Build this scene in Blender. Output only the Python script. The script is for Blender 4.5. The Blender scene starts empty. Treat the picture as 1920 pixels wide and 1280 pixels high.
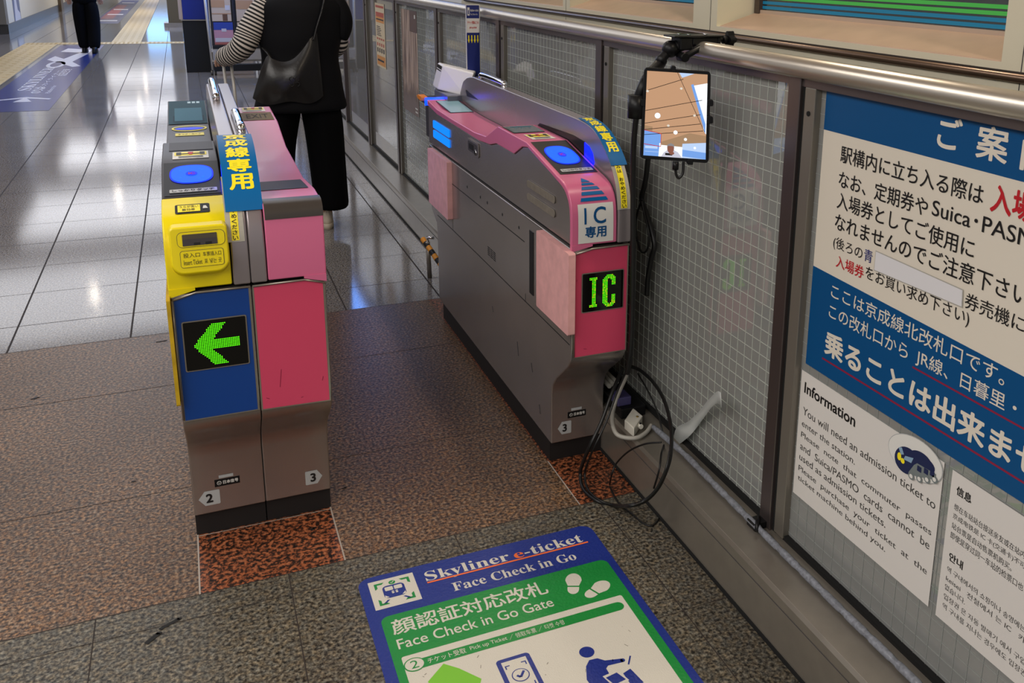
import bpy, bmesh, math, random
from mathutils import Vector, Matrix
random.seed(7)
sc = bpy.context.scene
COL = sc.collection

# ------------------------------------------------------------------ camera (solved from the photograph's vanishing points)
RM = ((0.9059305106865685, -0.42275248522113545, 0.023879825094144585),
      (-0.08229098540416907, -0.23110457424824696, -0.9694425560510264),
      (0.4153529866612062, 0.8762824955463222, -0.244153403561625))   # rows: right, down, forward
FPX, CX, CY, CAMH = 1734.5339, 1169.5596, 379.97584, 1.6
cam_d = bpy.data.cameras.new('camera')
cam = bpy.data.objects.new('camera', cam_d)
COL.objects.link(cam)
r, d, f = (Vector(q) for q in RM)
m3 = Matrix((r, -d, -f)).transposed()
cam.matrix_world = Matrix.Translation((0, 0, CAMH)) @ m3.to_4x4()
cam_d.sensor_fit = 'HORIZONTAL'
cam_d.sensor_width = 36
cam_d.lens = FPX / 1920 * 36
cam_d.shift_x = -(CX - 960) / 1920
cam_d.shift_y = (CY - 640) / 1920
cam_d.clip_start, cam_d.clip_end = 0.05, 200
sc.camera = cam

# ------------------------------------------------------------------ world, exposure, concourse downlights and added soft fill lamps
w = bpy.data.worlds.new('World')
sc.world = w
w.use_nodes = True
bgn = w.node_tree.nodes['Background']
bgn.inputs[0].default_value = (0.92, 0.90, 0.92, 1)
bgn.inputs[1].default_value = 0.33
vs = sc.view_settings
vs.view_transform, vs.look = 'Standard', 'None'
vs.exposure, vs.gamma = 0.08, 1.0
try:
    vs.use_curve_mapping = False
    sc.cycles.use_denoising = True
    sc.cycles.max_bounces = 8
    sc.cycles.sample_clamp_indirect = 4.0
    sc.cycles.caustics_reflective = False
    sc.cycles.caustics_refractive = False
except Exception:
    pass

def downlight(x, y, power, size=0.22, col=(1.0, 0.86, 0.68), z=2.93):
    L = bpy.data.lights.new('downlight_lamp', 'AREA')
    L.shape, L.size, L.energy, L.color = 'DISK', size, power, col
    o = bpy.data.objects.new('downlight_lamp', L)
    COL.objects.link(o)
    o.location = (x, y, z)
    return o

def ceiling_area(x, y, sx, sy, power, col):  # added broad area lamp for soft overall light, not a known ceiling fixture
    L = bpy.data.lights.new('soft_fill_lamp', 'AREA')
    L.shape, L.size, L.size_y, L.energy, L.color = 'RECTANGLE', sx, sy, power, col
    o = bpy.data.objects.new('soft_fill_lamp', L)
    COL.objects.link(o)
    o.location = (x, y, 2.95)

WARM, COOL = (1.0, 0.96, 0.92), (0.94, 0.95, 1.0)
for x, y, p in ((-1.9, -1.0, 104), (-1.9, 1.8, 72)):
    ceiling_area(x, y, 2.4, 2.4, p, WARM)
for y, p in ((5.6, 34), (9.5, 50), (14, 74), (19, 90), (25, 100), (32, 110), (41, 120)):
    ceiling_area(-1.0, y, 3.6, 3.2, p, COOL)
for y, p in ((2.6, 1.2), (8, 1.2), (14, 1.6), (20, 2.2), (26, 3), (32, 3), (38, 4)):
    downlight(-1.42, y, p, 0.10)
for y, p in ((0.5, 12), (2.2, 12), (4.2, 10), (12, 4), (18, 6)):
    downlight(1.5, y, p, 0.13)

# ------------------------------------------------------------------ helpers
def lin(c):
    return tuple((v / 255 / 12.92) if v / 255 <= 0.04045 else ((v / 255 + 0.055) / 1.055) ** 2.4 for v in c)

MATS = {}
def mat(name, rgb, rough=0.5, metal=0.0, spec=0.5, emit=None, es=1.0, coat=0.0, bump=0.0, bscale=200, var=0.0, vscale=30, aniso=0.0):
    if name in MATS:
        return MATS[name]
    m = bpy.data.materials.new(name)
    m.use_nodes = True
    nt = m.node_tree
    b = nt.nodes['Principled BSDF']
    c = lin(rgb) + (1,)
    b.inputs['Base Color'].default_value = c
    b.inputs['Roughness'].default_value = rough
    b.inputs['Metallic'].default_value = metal
    b.inputs['Specular IOR Level'].default_value = spec
    if coat:
        b.inputs['Coat Weight'].default_value = coat
        b.inputs['Coat Roughness'].default_value = 0.08
    if aniso:
        b.inputs['Anisotropic'].default_value = aniso
    if emit:
        b.inputs['Emission Color'].default_value = lin(emit) + (1,)
        b.inputs['Emission Strength'].default_value = es
    if bump or var:
        tc = nt.nodes.new('ShaderNodeTexCoord')
    if var:
        n = nt.nodes.new('ShaderNodeTexNoise')
        n.inputs['Scale'].default_value = vscale
        n.inputs['Detail'].default_value = 6
        nt.links.new(tc.outputs['Object'], n.inputs['Vector'])
        rp = nt.nodes.new('ShaderNodeValToRGB')
        rp.color_ramp.elements[0].position, rp.color_ramp.elements[1].position = 0.3, 0.7
        rp.color_ramp.elements[0].color = tuple(v * (1 - var) for v in c[:3]) + (1,)
        rp.color_ramp.elements[1].color = tuple(min(1, v * (1 + var)) for v in c[:3]) + (1,)
        nt.links.new(n.outputs['Fac'], rp.inputs['Fac'])
        nt.links.new(rp.outputs['Color'], b.inputs['Base Color'])
    if bump:
        n2 = nt.nodes.new('ShaderNodeTexNoise')
        n2.inputs['Scale'].default_value = bscale
        n2.inputs['Detail'].default_value = 3
        nt.links.new(tc.outputs['Object'], n2.inputs['Vector'])
        bp = nt.nodes.new('ShaderNodeBump')
        bp.inputs['Strength'].default_value = bump
        bp.inputs['Distance'].default_value = 0.004
        nt.links.new(n2.outputs['Fac'], bp.inputs['Height'])
        nt.links.new(bp.outputs['Normal'], b.inputs['Normal'])
    MATS[name] = m
    return m

def granite(name, cols, scale, rough, stretch=(1, 1, 1), spec=0.5, stain=0.25, tint=0.1):
    """speckled stone: voronoi grains coloured through a ramp, with soft large-scale wear"""
    m = bpy.data.materials.new(name)
    m.use_nodes = True
    nt = m.node_tree
    b = nt.nodes['Principled BSDF']
    b.inputs['Roughness'].default_value = rough
    b.inputs['Specular IOR Level'].default_value = spec
    tc = nt.nodes.new('ShaderNodeTexCoord')
    mp = nt.nodes.new('ShaderNodeMapping')
    mp.inputs['Scale'].default_value = stretch
    nt.links.new(tc.outputs['Object'], mp.inputs['Vector'])
    n = nt.nodes.new('ShaderNodeTexNoise')
    n.inputs['Scale'].default_value = scale
    n.inputs['Detail'].default_value = 3.5
    n.inputs['Roughness'].default_value = 0.62
    nt.links.new(mp.outputs['Vector'], n.inputs['Vector'])
    rp = nt.nodes.new('ShaderNodeValToRGB')
    els = rp.color_ramp.elements
    while len(els) < len(cols):
        els.new(0.5)
    for e, (p, c) in zip(els, cols):
        e.position = p
        e.color = lin(c) + (1,)
    nt.links.new(n.outputs['Fac'], rp.inputs['Fac'])
    n2 = nt.nodes.new('ShaderNodeTexNoise')
    n2.inputs['Scale'].default_value = 2.3
    n2.inputs['Detail'].default_value = 5
    nt.links.new(tc.outputs['Object'], n2.inputs['Vector'])
    mr = nt.nodes.new('ShaderNodeMapRange')
    mr.inputs['From Min'].default_value, mr.inputs['From Max'].default_value = 0.3, 0.7
    mr.inputs['To Min'].default_value, mr.inputs['To Max'].default_value = 1 - stain, 1 + stain * 0.5
    nt.links.new(n2.outputs['Fac'], mr.inputs['Value'])
    mx = nt.nodes.new('ShaderNodeVectorMath')
    mx.operation = 'SCALE'
    n3 = nt.nodes.new('ShaderNodeTexNoise')          # mineral tint: warm and cool grains
    n3.inputs['Scale'].default_value = scale * 0.55
    n3.inputs['Detail'].default_value = 2
    nt.links.new(tc.outputs['Object'], n3.inputs['Vector'])
    r3 = nt.nodes.new('ShaderNodeValToRGB')
    r3.color_ramp.elements[0].position, r3.color_ramp.elements[1].position = 0.36, 0.66
    r3.color_ramp.elements[0].color = (1 - tint * .7, 1 - tint * .1, 1 + tint * .5, 1)
    r3.color_ramp.elements[1].color = (1 + tint * .6, 1.0, 1 - tint, 1)
    nt.links.new(n3.outputs['Fac'], r3.inputs['Fac'])
    mu = nt.nodes.new('ShaderNodeVectorMath')
    mu.operation = 'MULTIPLY'
    nt.links.new(rp.outputs['Color'], mu.inputs[0])
    nt.links.new(r3.outputs['Color'], mu.inputs[1])
    nt.links.new(mu.outputs['Vector'], mx.inputs[0])
    nt.links.new(mr.outputs['Result'], mx.inputs['Scale'])
    nt.links.new(mx.outputs['Vector'], b.inputs['Base Color'])
    MATS[name] = m
    return m

def at(px, py, axis, val):
    """world point where the sight line of a photo pixel meets the plane axis = val"""
    q = ((px - CX) / FPX, (py - CY) / FPX, 1.0)
    v = [sum(RM[i][k] * q[i] for i in range(3)) for k in range(3)]
    o = (0, 0, CAMH)
    t = (val - o[axis]) / v[axis]
    return Vector((o[0] + t * v[0], o[1] + t * v[1], o[2] + t * v[2]))

def smooth_path(pts, n=8):
    P = [Vector(p) for p in pts]
    out = []
    for i in range(len(P) - 1):
        p0, p1, p2, p3 = P[max(i - 1, 0)], P[i], P[i + 1], P[min(i + 2, len(P) - 1)]
        for k in range(n):
            t = k / n
            out.append(0.5 * ((2 * p1) + (p2 - p0) * t + (2 * p0 - 5 * p1 + 4 * p2 - p3) * t * t + (3 * p1 - p0 - 3 * p2 + p3) * t ** 3))
    out.append(P[-1])
    return out

class MB:
    def __init__(s):
        s.v, s.f, s.fm, s.sm, s.mats = [], [], [], [], []
    def slot(s, m):
        if m not in s.mats:
            s.mats.append(m)
        return s.mats.index(m)
    def add(s, vs_, fs, m, smooth=False):
        o = len(s.v)
        k = s.slot(m)
        s.v += [tuple(q) for q in vs_]
        for q in fs:
            s.f.append([o + i for i in q])
            s.fm.append(k)
            s.sm.append(smooth)
        return s
    def box(s, x0, x1, y0, y1, z0, z1, m):
        vs_ = [(x, y, z) for x in (x0, x1) for y in (y0, y1) for z in (z0, z1)]
        return s.add(vs_, [(0, 1, 3, 2), (4, 6, 7, 5), (0, 4, 5, 1), (2, 3, 7, 6), (0, 2, 6, 4), (1, 5, 7, 3)], m)
    def prism(s, poly, a0, a1, m, axis=0, smooth=False):
        """poly in the two other axes (order y,z / x,z / x,y), extruded along axis"""
        def P(a, q):
            return (a, q[0], q[1]) if axis == 0 else ((q[0], a, q[1]) if axis == 1 else (q[0], q[1], a))
        n = len(poly)
        vs_ = [P(a0, q) for q in poly] + [P(a1, q) for q in poly]
        fs = [tuple(range(n)), tuple(range(2 * n - 1, n - 1, -1))]
        s.add(vs_, fs, m)
        return s.add(vs_, [(i, i + n, (i + 1) % n + n, (i + 1) % n) for i in range(n)], m, smooth)
    def strip(s, pa, pb, m, smooth=True):
        n = len(pa)
        return s.add(list(pa) + list(pb), [(i, i + 1, n + i + 1, n + i) for i in range(n - 1)], m, smooth)
    def tube(s, path, r, m, seg=10, caps=True, ring_mats=None, flat=1.0):
        P = [Vector(p) for p in path]
        n = len(P)
        R = r if isinstance(r, (list, tuple)) else [r] * n
        T = [(P[min(i + 1, n - 1)] - P[max(i - 1, 0)]).normalized() for i in range(n)]
        up = Vector((0, 0, 1)) if abs(T[0].z) < 0.9 else Vector((1, 0, 0))
        N = (up - T[0] * up.dot(T[0])).normalized()
        vs_ = []
        for i in range(n):
            N = (N - T[i] * N.dot(T[i]))
            N = N.normalized() if N.length > 1e-6 else T[i].orthogonal().normalized()
            B = T[i].cross(N)
            for k in range(seg):
                a = 2 * math.pi * k / seg
                vs_.append(P[i] + N * (math.cos(a) * R[i] * flat) + B * (math.sin(a) * R[i]))
        o = len(s.v)
        s.v += [tuple(q) for q in vs_]
        for i in range(n - 1):
            mm = ring_mats[i % len(ring_mats)] if ring_mats else m
            kk = s.slot(mm)
            for k in range(seg):
                s.f.append([o + i * seg + k, o + i * seg + (k + 1) % seg, o + (i + 1) * seg + (k + 1) % seg, o + (i + 1) * seg + k])
                s.fm.append(kk)
                s.sm.append(True)
        if caps:
            kk = s.slot(m)
            s.f.append([o + k for k in range(seg)][::-1])
            s.f.append([o + (n - 1) * seg + k for k in range(seg)])
            s.fm += [kk, kk]
            s.sm += [False, False]
        return s
    def cyl(s, c, r, h, m, axis=2, seg=24):
        e = [Vector((1, 0, 0)), Vector((0, 1, 0)), Vector((0, 0, 1))][axis]
        return s.tube([Vector(c), Vector(c) + e * h], r, m, seg)
    def loft(s, rings, m, seg=32, fn=None, caps=True):
        """rings: (cx, cy, cz, rx, ry); fn(angle, ring index) scales the radius"""
        o = len(s.v)
        k_ = s.slot(m)
        for i, (cx, cy, cz, rx, ry) in enumerate(rings):
            for k in range(seg):
                a = 2 * math.pi * k / seg
                g = fn(a, i) if fn else 1
                s.v.append((cx + math.cos(a) * rx * g, cy + math.sin(a) * ry * g, cz))
        n = len(rings)
        for i in range(n - 1):
            for k in range(seg):
                s.f.append([o + i * seg + k, o + i * seg + (k + 1) % seg, o + (i + 1) * seg + (k + 1) % seg, o + (i + 1) * seg + k])
                s.fm.append(k_)
                s.sm.append(True)
        if caps:
            s.f.append([o + k for k in range(seg)][::-1])
            s.f.append([o + (n - 1) * seg + k for k in range(seg)])
            s.fm += [k_, k_]
            s.sm += [False, False]
        return s
    def ball(s, c, r, m, seg=16, rings=10):
        rr = r if isinstance(r, (tuple, list)) else (r, r, r)
        L = []
        for i in range(rings + 1):
            t = math.pi * i / rings
            q = max(math.sin(t), 0.001)
            L.append((c[0], c[1], c[2] - rr[2] * math.cos(t), rr[0] * q, rr[1] * q))
        return s.loft(L, m, seg)
    def build(s, name, parent=None, bevel=0, bseg=2, fix=True, subd=0, auto=False, weld=False):
        off = Vector((0, 0, 0))
        p = parent
        while p:
            off += p.location
            p = p.parent
        me = bpy.data.meshes.new(name)
        me.from_pydata([(q[0] - off.x, q[1] - off.y, q[2] - off.z) for q in s.v], [], s.f)
        for m in s.mats:
            me.materials.append(m)
        me.polygons.foreach_set('material_index', s.fm)
        me.polygons.foreach_set('use_smooth', s.sm)
        if fix:
            bm = bmesh.new()
            bm.from_mesh(me)
            if auto or weld:
                bmesh.ops.remove_doubles(bm, verts=bm.verts, dist=1e-6)
            bmesh.ops.recalc_face_normals(bm, faces=bm.faces)
            if auto:
                for fc in bm.faces:
                    fc.smooth = True
                for e in bm.edges:
                    e.smooth = len(e.link_faces) == 2 and e.calc_face_angle(0) < math.radians(28)
            bm.to_mesh(me)
            bm.free()
        me.update()
        o = bpy.data.objects.new(name, me)
        COL.objects.link(o)
        if parent:
            o.parent = parent
        if bevel:
            b = o.modifiers.new('edge', 'BEVEL')
            b.width, b.segments, b.limit_method, b.angle_limit = bevel, bseg, 'ANGLE', math.radians(40)
            b.harden_normals = auto
        if subd:
            q = o.modifiers.new('sub', 'SUBSURF')
            q.levels = q.render_levels = subd
        return o

def tag(o, label, cat, group=None):
    o['label'], o['category'] = label, cat
    if group:
        o['group'] = group
    return o
def struct(o):
    o['kind'] = 'structure'
    return o
def thing(name, loc, label, cat, group=None):
    o = bpy.data.objects.new(name, None)
    COL.objects.link(o)
    o.location = loc
    o.empty_display_size = 0.05
    return tag(o, label, cat, group)

# ---- lettering
_TX = {}
def glyphs(text, bold=0.0):
    k = text
    if k not in _TX:
        c = bpy.data.curves.new('lettering', 'FONT')
        c.body, c.size = text, 1.0
        c.resolution_u = 4
        o = bpy.data.objects.new('lettering', c)
        COL.objects.link(o)
        dg = bpy.context.evaluated_depsgraph_get()
        me = bpy.data.meshes.new_from_object(o.evaluated_get(dg))
        _TX[k] = ([(q.co.x, q.co.y) for q in me.vertices], [tuple(p.vertices) for p in me.polygons])
        bpy.data.meshes.remove(me)
        bpy.data.objects.remove(o)
        bpy.data.curves.remove(c)
    return _TX[k]

def serif(t):
    out = ''
    for ch in t:
        if 'A' <= ch <= 'Z':
            out += chr(0x1D400 + ord(ch) - 65)
        elif 'a' <= ch <= 'z':
            out += chr(0x1D41A + ord(ch) - 97)
        else:
            out += ch
    return out

class Board:
    """flat (or wrapped) printed surface: everything on it lands in one mesh, ink layers a hair above one another"""
    def __init__(s, fn, mb=None):
        s.fn, s.mb = fn, mb or MB()
    def poly(s, pts, m, layer=0):
        s.mb.add([s.fn(u, v, layer) for u, v in pts], [tuple(range(len(pts)))], m)
        return s
    def rect(s, u0, v0, u1, v1, m, layer=0, r=0, n=5, div=1):
        if r:
            pts = []
            for cx, cy, a0 in ((u1 - r, v1 - r, 0), (u0 + r, v1 - r, 90), (u0 + r, v0 + r, 180), (u1 - r, v0 + r, 270)):
                for k in range(n + 1):
                    a = math.radians(a0 + 90 * k / n)
                    pts.append((cx + r * math.cos(a), cy + r * math.sin(a)))
            return s.poly(pts, m, layer)
        for k in range(div):
            a, b = v0 + (v1 - v0) * k / div, v0 + (v1 - v0) * (k + 1) / div
            s.poly([(u0, a), (u1, a), (u1, b), (u0, b)], m, layer)
        return s
    def ell(s, u, v, ru, rv, m, layer=0, n=28, rot=0):
        c, q = math.cos(rot), math.sin(rot)
        return s.poly([(u + ru * math.cos(a) * c - rv * math.sin(a) * q, v + ru * math.cos(a) * q + rv * math.sin(a) * c)
                       for a in (2 * math.pi * k / n for k in range(n))], m, layer)
    def line(s, u0, v0, u1, v1, wd, m, layer=0):
        dx, dy = u1 - u0, v1 - v0
        L = math.hypot(dx, dy) or 1
        nx, ny = -dy / L * wd / 2, dx / L * wd / 2
        return s.poly([(u0 + nx, v0 + ny), (u0 - nx, v0 - ny), (u1 - nx, v1 - ny), (u1 + nx, v1 + ny)], m, layer)
    def text(s, t, u0, v0, u1, v1, m, layer=1, bold=0.0, keep=False, rot90=False):
        """fit text into the box; keep=True keeps the letter shape (height wins, box u0 is the left edge)"""
        vs_, fs = glyphs(t, bold)
        if not vs_:
            return s
        x0, x1 = min(q[0] for q in vs_), max(q[0] for q in vs_)
        y0, y1 = min(q[1] for q in vs_), max(q[1] for q in vs_)
        sy = (v1 - v0) / (y1 - y0)
        sx = sy if keep else (u1 - u0) / (x1 - x0)
        b_ = min(bold, .03) * 1.1
        if b_:
            x0, x1, y0, y1 = x0 - b_, x1 + b_, y0 - b_, y1 + b_
            sy = (v1 - v0) / (y1 - y0)
            sx = sy if keep else (u1 - u0) / (x1 - x0)
        steps = [(0, 0)] if not b_ else [(b_ * .75, b_ * .75), (-b_ * .75, b_ * .75), (b_ * .75, -b_ * .75), (-b_ * .75, -b_ * .75), (b_, 0), (-b_, 0), (0, b_), (0, -b_)]
        for n_, (dx, dy) in enumerate(steps):
            s.mb.add([s.fn(u0 + (q[0] + dx - x0) * sx, v0 + (q[1] + dy - y0) * sy, layer + n_ * .03) for q in vs_], fs, m)
        return s

LY = 0.0007
def plane_fn(o, u, v, n, k=LY):
    o, u, v, n = Vector(o), Vector(u), Vector(v), Vector(n)
    return lambda a, b, l: o + u * a + v * b + n * (l * k)

def wrap_fn(profile, off0=0.001):
    """u = x, v = arc length along a (y,z) profile; outward is to the left of travel"""
    P = [Vector((0, y, z)) for y, z in profile]
    S = [0]
    for a, b in zip(P, P[1:]):
        S.append(S[-1] + (b - a).length)
    def fn(u, v, l):
        i = 0
        while i < len(P) - 2 and v > S[i + 1]:
            i += 1
        t = (v - S[i]) / (S[i + 1] - S[i])
        q = P[i] + (P[i + 1] - P[i]) * t
        def nrm(j):
            d_ = (P[j + 1] - P[j]).normalized()
            return Vector((0, -d_.z, d_.y))
        n0 = nrm(max(i - 1, 0)) if t < 0.5 else nrm(min(i + 1, len(P) - 2))
        nn = (nrm(i) * (0.5 + min(t, 1 - t)) + n0 * (0.5 - min(t, 1 - t))).normalized()
        return Vector((u, q.y, q.z)) + nn * (off0 + l * LY)
    fn.length = S[-1]
    return fn

# ------------------------------------------------------------------ materials
M_steel = mat('brushed_steel', (162, 154, 142), 0.28, 0.65, var=0.06, vscale=18)
M_body = mat('cabinet_metal', (168, 160, 155), 0.26, 0.75, var=0.05, vscale=9)
def brushed(m, a_, rot_=0.0):
    nt_ = m.node_tree
    b_ = nt_.nodes['Principled BSDF']
    t_ = nt_.nodes.new('ShaderNodeTangent')
    t_.direction_type, t_.axis = 'RADIAL', 'Z'
    b_.inputs['Anisotropic'].default_value = a_
    b_.inputs['Anisotropic Rotation'].default_value = rot_
    nt_.links.new(t_.outputs['Tangent'], b_.inputs['Tangent'])
M_pol = mat('polished_fairing', (158, 149, 151), 0.27, 0.6)
M_chrome = mat('chrome', (225, 225, 230), 0.05, 1.0)
M_pink = mat('pink_cover', (214, 108, 146), 0.3, 0, 0.5, coat=0.15)
M_pinkpanel = mat('pink_panel', (214, 70, 104), 0.4)
M_pinkpad = mat('pink_foam', (226, 168, 166), 0.75, var=0.10, vscale=25, bump=0.15, bscale=60)
M_yel = mat('yellow_plastic', (238, 216, 12), 0.3)
M_yelpad = mat('yellow_foam', (196, 160, 20), 0.75, var=0.18, vscale=30)
M_blue = mat('blue_panel', (8, 62, 140), 0.38)
M_blk = mat('black_plastic', (16, 16, 18), 0.38, spec=.3)
M_blkm = mat('black_matte', (10, 10, 11), 0.75)
M_kick = mat('toe_kick', (22, 20, 20), 0.6)
M_char = mat('charcoal_cover', (50, 47, 50), 0.4, spec=.3)
M_gap = mat('seam_black', (5, 5, 5), 0.9)
M_seam = mat('seam_grey', (62, 58, 60), 0.8)
M_white = mat('white_print', (228, 226, 220), 0.5)
M_ink = mat('black_ink', (18, 17, 17), 0.5)
M_glassblk = mat('display_glass', (8, 8, 8), 0.08)
M_led = mat('green_led', (60, 220, 10), 0.4, emit=(90, 235, 8), es=1.2)
M_ledy = mat('amber_led', (170, 220, 20), 0.4, emit=(175, 225, 20), es=1.3)
M_lamp = mat('blue_lamp', (4, 36, 110), 0.4, spec=.15, emit=(2, 128, 255), es=1.15)
M_lampc = mat('blue_lamp_pale', (4, 30, 90), 0.4, spec=.15, emit=(2, 104, 255), es=1.0)
M_lampd = mat('blue_lamp_deep', (4, 8, 110), 0.4, spec=.15, emit=(2, 50, 255), es=1.1)
M_lcd = mat('lcd_teal', (58, 98, 114), 0.5, spec=.08, emit=(70, 118, 136), es=0.22)
M_lcdp = mat('lcd_pale', (120, 150, 158), 0.2, spec=.3, emit=(130, 165, 175), es=0.25)
M_lcdd = mat('lcd_dark', (50, 48, 48), 0.4, spec=.12)
M_lcdo = mat('lcd_olive', (118, 102, 72), 0.5, spec=.08)
M_signblue = mat('label_blue', (4, 98, 158), 0.4, spec=.25)
M_signyel = mat('label_yellow', (255, 234, 36), 0.4)
M_navy = mat('navy_print', (26, 40, 112), 0.42)
M_boardblue = mat('board_blue', (0, 76, 130), 0.45, spec=.3)
M_beige = mat('board_beige', (226, 217, 201), 0.5)
M_red = mat('red_ink', (190, 22, 34), 0.5)
M_crim = mat('crimson_ink', (140, 22, 60), 0.5)
M_paper = mat('paper', (222, 217, 211), 0.7)
M_ltgrey = mat('light_grey_print', (176, 178, 178), 0.5)
M_green = mat('green_print', (24, 140, 62), 0.4)
M_lime = mat('lime_print', (120, 190, 50), 0.5)
M_orange = mat('orange_print', (240, 112, 50), 0.5)
M_cream = mat('mat_white', (210, 205, 192), 0.5, bump=0.25, bscale=350)
M_matblue = mat('mat_navy', (26, 46, 128), 0.36, bump=0.35, bscale=120)
M_matgreen = mat('mat_green', (20, 134, 56), 0.38, bump=0.3, bscale=120)
M_granf = granite('granite_grey', [(0.33, (34, 32, 32)), (0.44, (104, 100, 98)), (0.56, (148, 143, 140)), (0.72, (176, 171, 168))], 120, 0.10, stain=0.10)
M_granp = granite('granite_pink', [(0.33, (20, 16, 14)), (0.43, (70, 54, 43)), (0.54, (124, 95, 73)), (0.68, (172, 142, 114))], 105, 0.36, spec=.28, stain=0.22, tint=.24)
M_grann = granite('granite_near', [(0.33, (18, 17, 15)), (0.44, (68, 63, 56)), (0.56, (110, 103, 90)), (0.70, (152, 143, 126))], 105, 0.38, spec=.28, stain=0.24, tint=.14)
M_grano = granite('granite_orange', [(0.32, (12, 11, 10)), (0.46, (56, 36, 28)), (0.56, (156, 88, 56)), (0.72, (184, 122, 86))], 82, 0.30, spec=.3, stain=0.15)
M_grout = mat('joint_dark', (48, 40, 36), 0.8)
M_groutl = mat('joint_pale', (170, 160, 150), 0.8)
M_stain = mat('black_scuff', (14, 13, 13), 0.7)
M_wallb = mat('cream_panel', (226, 218, 194), 0.5)
M_sill = mat('sill_brown', (180, 152, 132), 0.45, var=0.06, vscale=12)
M_tact = mat('tactile_yellow', (196, 172, 122), 0.4)
M_leather = mat('black_leather', (30, 28, 27), 0.28, bump=0.12, bscale=60)
M_cloth = mat('black_cloth', (8, 8, 10), 0.9, spec=0.1)
M_vest = mat('black_padded', (9, 9, 13), 0.72, spec=0.2)
M_skin = mat('skin', (205, 160, 135), 0.55)
M_hair = mat('dark_hair', (32, 20, 18), 0.5)
M_strw = mat('stripe_cream', (214, 204, 194), 0.8)
M_strk = mat('stripe_black', (20, 18, 20), 0.8)
M_shoe = mat('cream_canvas', (226, 212, 190), 0.8)
M_wire = mat('glass_wire', (208, 214, 204), 0.4, 0.2)
M_wiren = mat('glass_wire_faint', (150, 154, 150), 0.5, 0.0)
M_ceil = mat('ceiling_area', (200, 170, 138), 0.5)
M_cable = mat('cable_black', (14, 14, 14), 0.42)
M_grey = mat('cable_grey', (176, 172, 162), 0.5)

def glass_mat(name, rgb, tr, rough=0.03):
    m = bpy.data.materials.new(name)
    m.use_nodes = True
    nt = m.node_tree
    b = nt.nodes['Principled BSDF']
    b.inputs['Base Color'].default_value = lin(rgb) + (1,)
    b.inputs['Roughness'].default_value = rough
    b.inputs['Specular IOR Level'].default_value = 0.85
    b.inputs['IOR'].default_value = 1.65
    t = nt.nodes.new('ShaderNodeBsdfTransparent')
    t.inputs['Color'].default_value = (0.80, 0.82, 0.80, 1)
    mx = nt.nodes.new('ShaderNodeMixShader')
    mx.inputs['Fac'].default_value = tr
    out = nt.nodes['Material Output']
    nt.links.new(b.outputs['BSDF'], mx.inputs[1])
    nt.links.new(t.outputs['BSDF'], mx.inputs[2])
    nt.links.new(mx.outputs['Shader'], out.inputs['Surface'])
    MATS[name] = m
    return m
M_glassw = glass_mat('wired_glass', (156, 157, 154), 0.24, 0.012)
M_glassf = glass_mat('clear_glass', (138, 134, 128), 0.24, 0.012)
M_wglass = glass_mat('window_glass', (60, 66, 68), 0.35, 0.03)
M_tape = glass_mat('clear_tape', (226, 229, 226), 0.30, 0.3)

# ------------------------------------------------------------------ floor
Y0, Y1, Y2 = -1.5, 2.337, 4.292
fl = MB()
fl.add([(-7, Y0, 0), (3.6, Y0, 0), (3.6, Y1, 0), (-7, Y1, 0)], [(0, 1, 2, 3)], M_grann)
for x0, x1, mm in ((-7, -0.083, M_granp), (-0.083, 0.283, M_grano), (0.283, 0.984, M_granp), (0.984, 1.18, M_grano), (1.18, 3.6, M_granp)):
    fl.add([(x0, Y1, 0), (x1, Y1, 0), (x1, Y2, 0), (x0, Y2, 0)], [(0, 1, 2, 3)], mm)
fl.add([(-7, Y2, 0), (3.6, Y2, 0), (3.6, 62, 0), (-7, 62, 0)], [(0, 1, 2, 3)], M_granf)
fb = Board(plane_fn((0, 0, 0.0004), (1, 0, 0), (0, 1, 0), (0, 0, 1), 0.0003), fl)
def joint(x0, y0, x1, y1, wd=0.0035, m=M_grout, l=0):
    fb.line(x0, y0, x1, y1, wd, m, l)
for y, wd in ((Y2, .003), (3.716, .003), (2.905, .0025), (Y1, .003)):
    joint(-7, y, 1.178, y, wd)
for y in (2.245, 1.785, 1.325, 0.865):
    joint(-7, y, 1.178, y, .0022, l=1)
for i in range(26):
    joint(-7, 4.61 + 0.4655 * i, 1.178, 4.61 + 0.4655 * i, .0026 if i % 3 else .004)
for i in range(14):
    x = 1.045 - 0.455 * i
    joint(x, Y2, x, 60, .0045 + .003 * (i < 6), l=1)
    joint(x, Y0, x, Y1, .0028, l=2)
for x in (-0.083, 0.283, 0.984):
    joint(x, Y1, x, 2.62, .004, M_groutl, 2)
joint(-0.083, 2.612, 0.283, 2.609, .003, M_groutl, 2)
for px, py, dx, dy, wd in ((318, 1170, .022, .012, .010), (286, 1197, .014, .014, .012), (65, 747, .012, .004, .008), (302, 640, .02, .002, .008), (460, 840, .006, .004, .006), (250, 903, .006, .0, .005), (398, 1011, .012, .004, .010), (586, 992, .006, .004, .010), (645, 915, .006, .002, .006)):
    p = at(px, py, 2, 0)
    fb.line(p.x - dx, p.y - dy, p.x + dx, p.y + dy, wd, M_stain, 3)
    fb.ell(p.x + dx, p.y + dy, wd * .6, wd * .45, M_stain, 3, 9)
struct(fl.build('floor', fix=False))

# ceiling over the concourse
c = MB()
c.box(-7, 7, -2.5, 62, 3.0, 3.05, M_ceil)
for i in range(40):
    c.box(-7, 7, -2 + i * 1.6, -1.985 + i * 1.6, 2.995, 3.0, M_grout)
struct(c.build('ceiling'))

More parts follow.
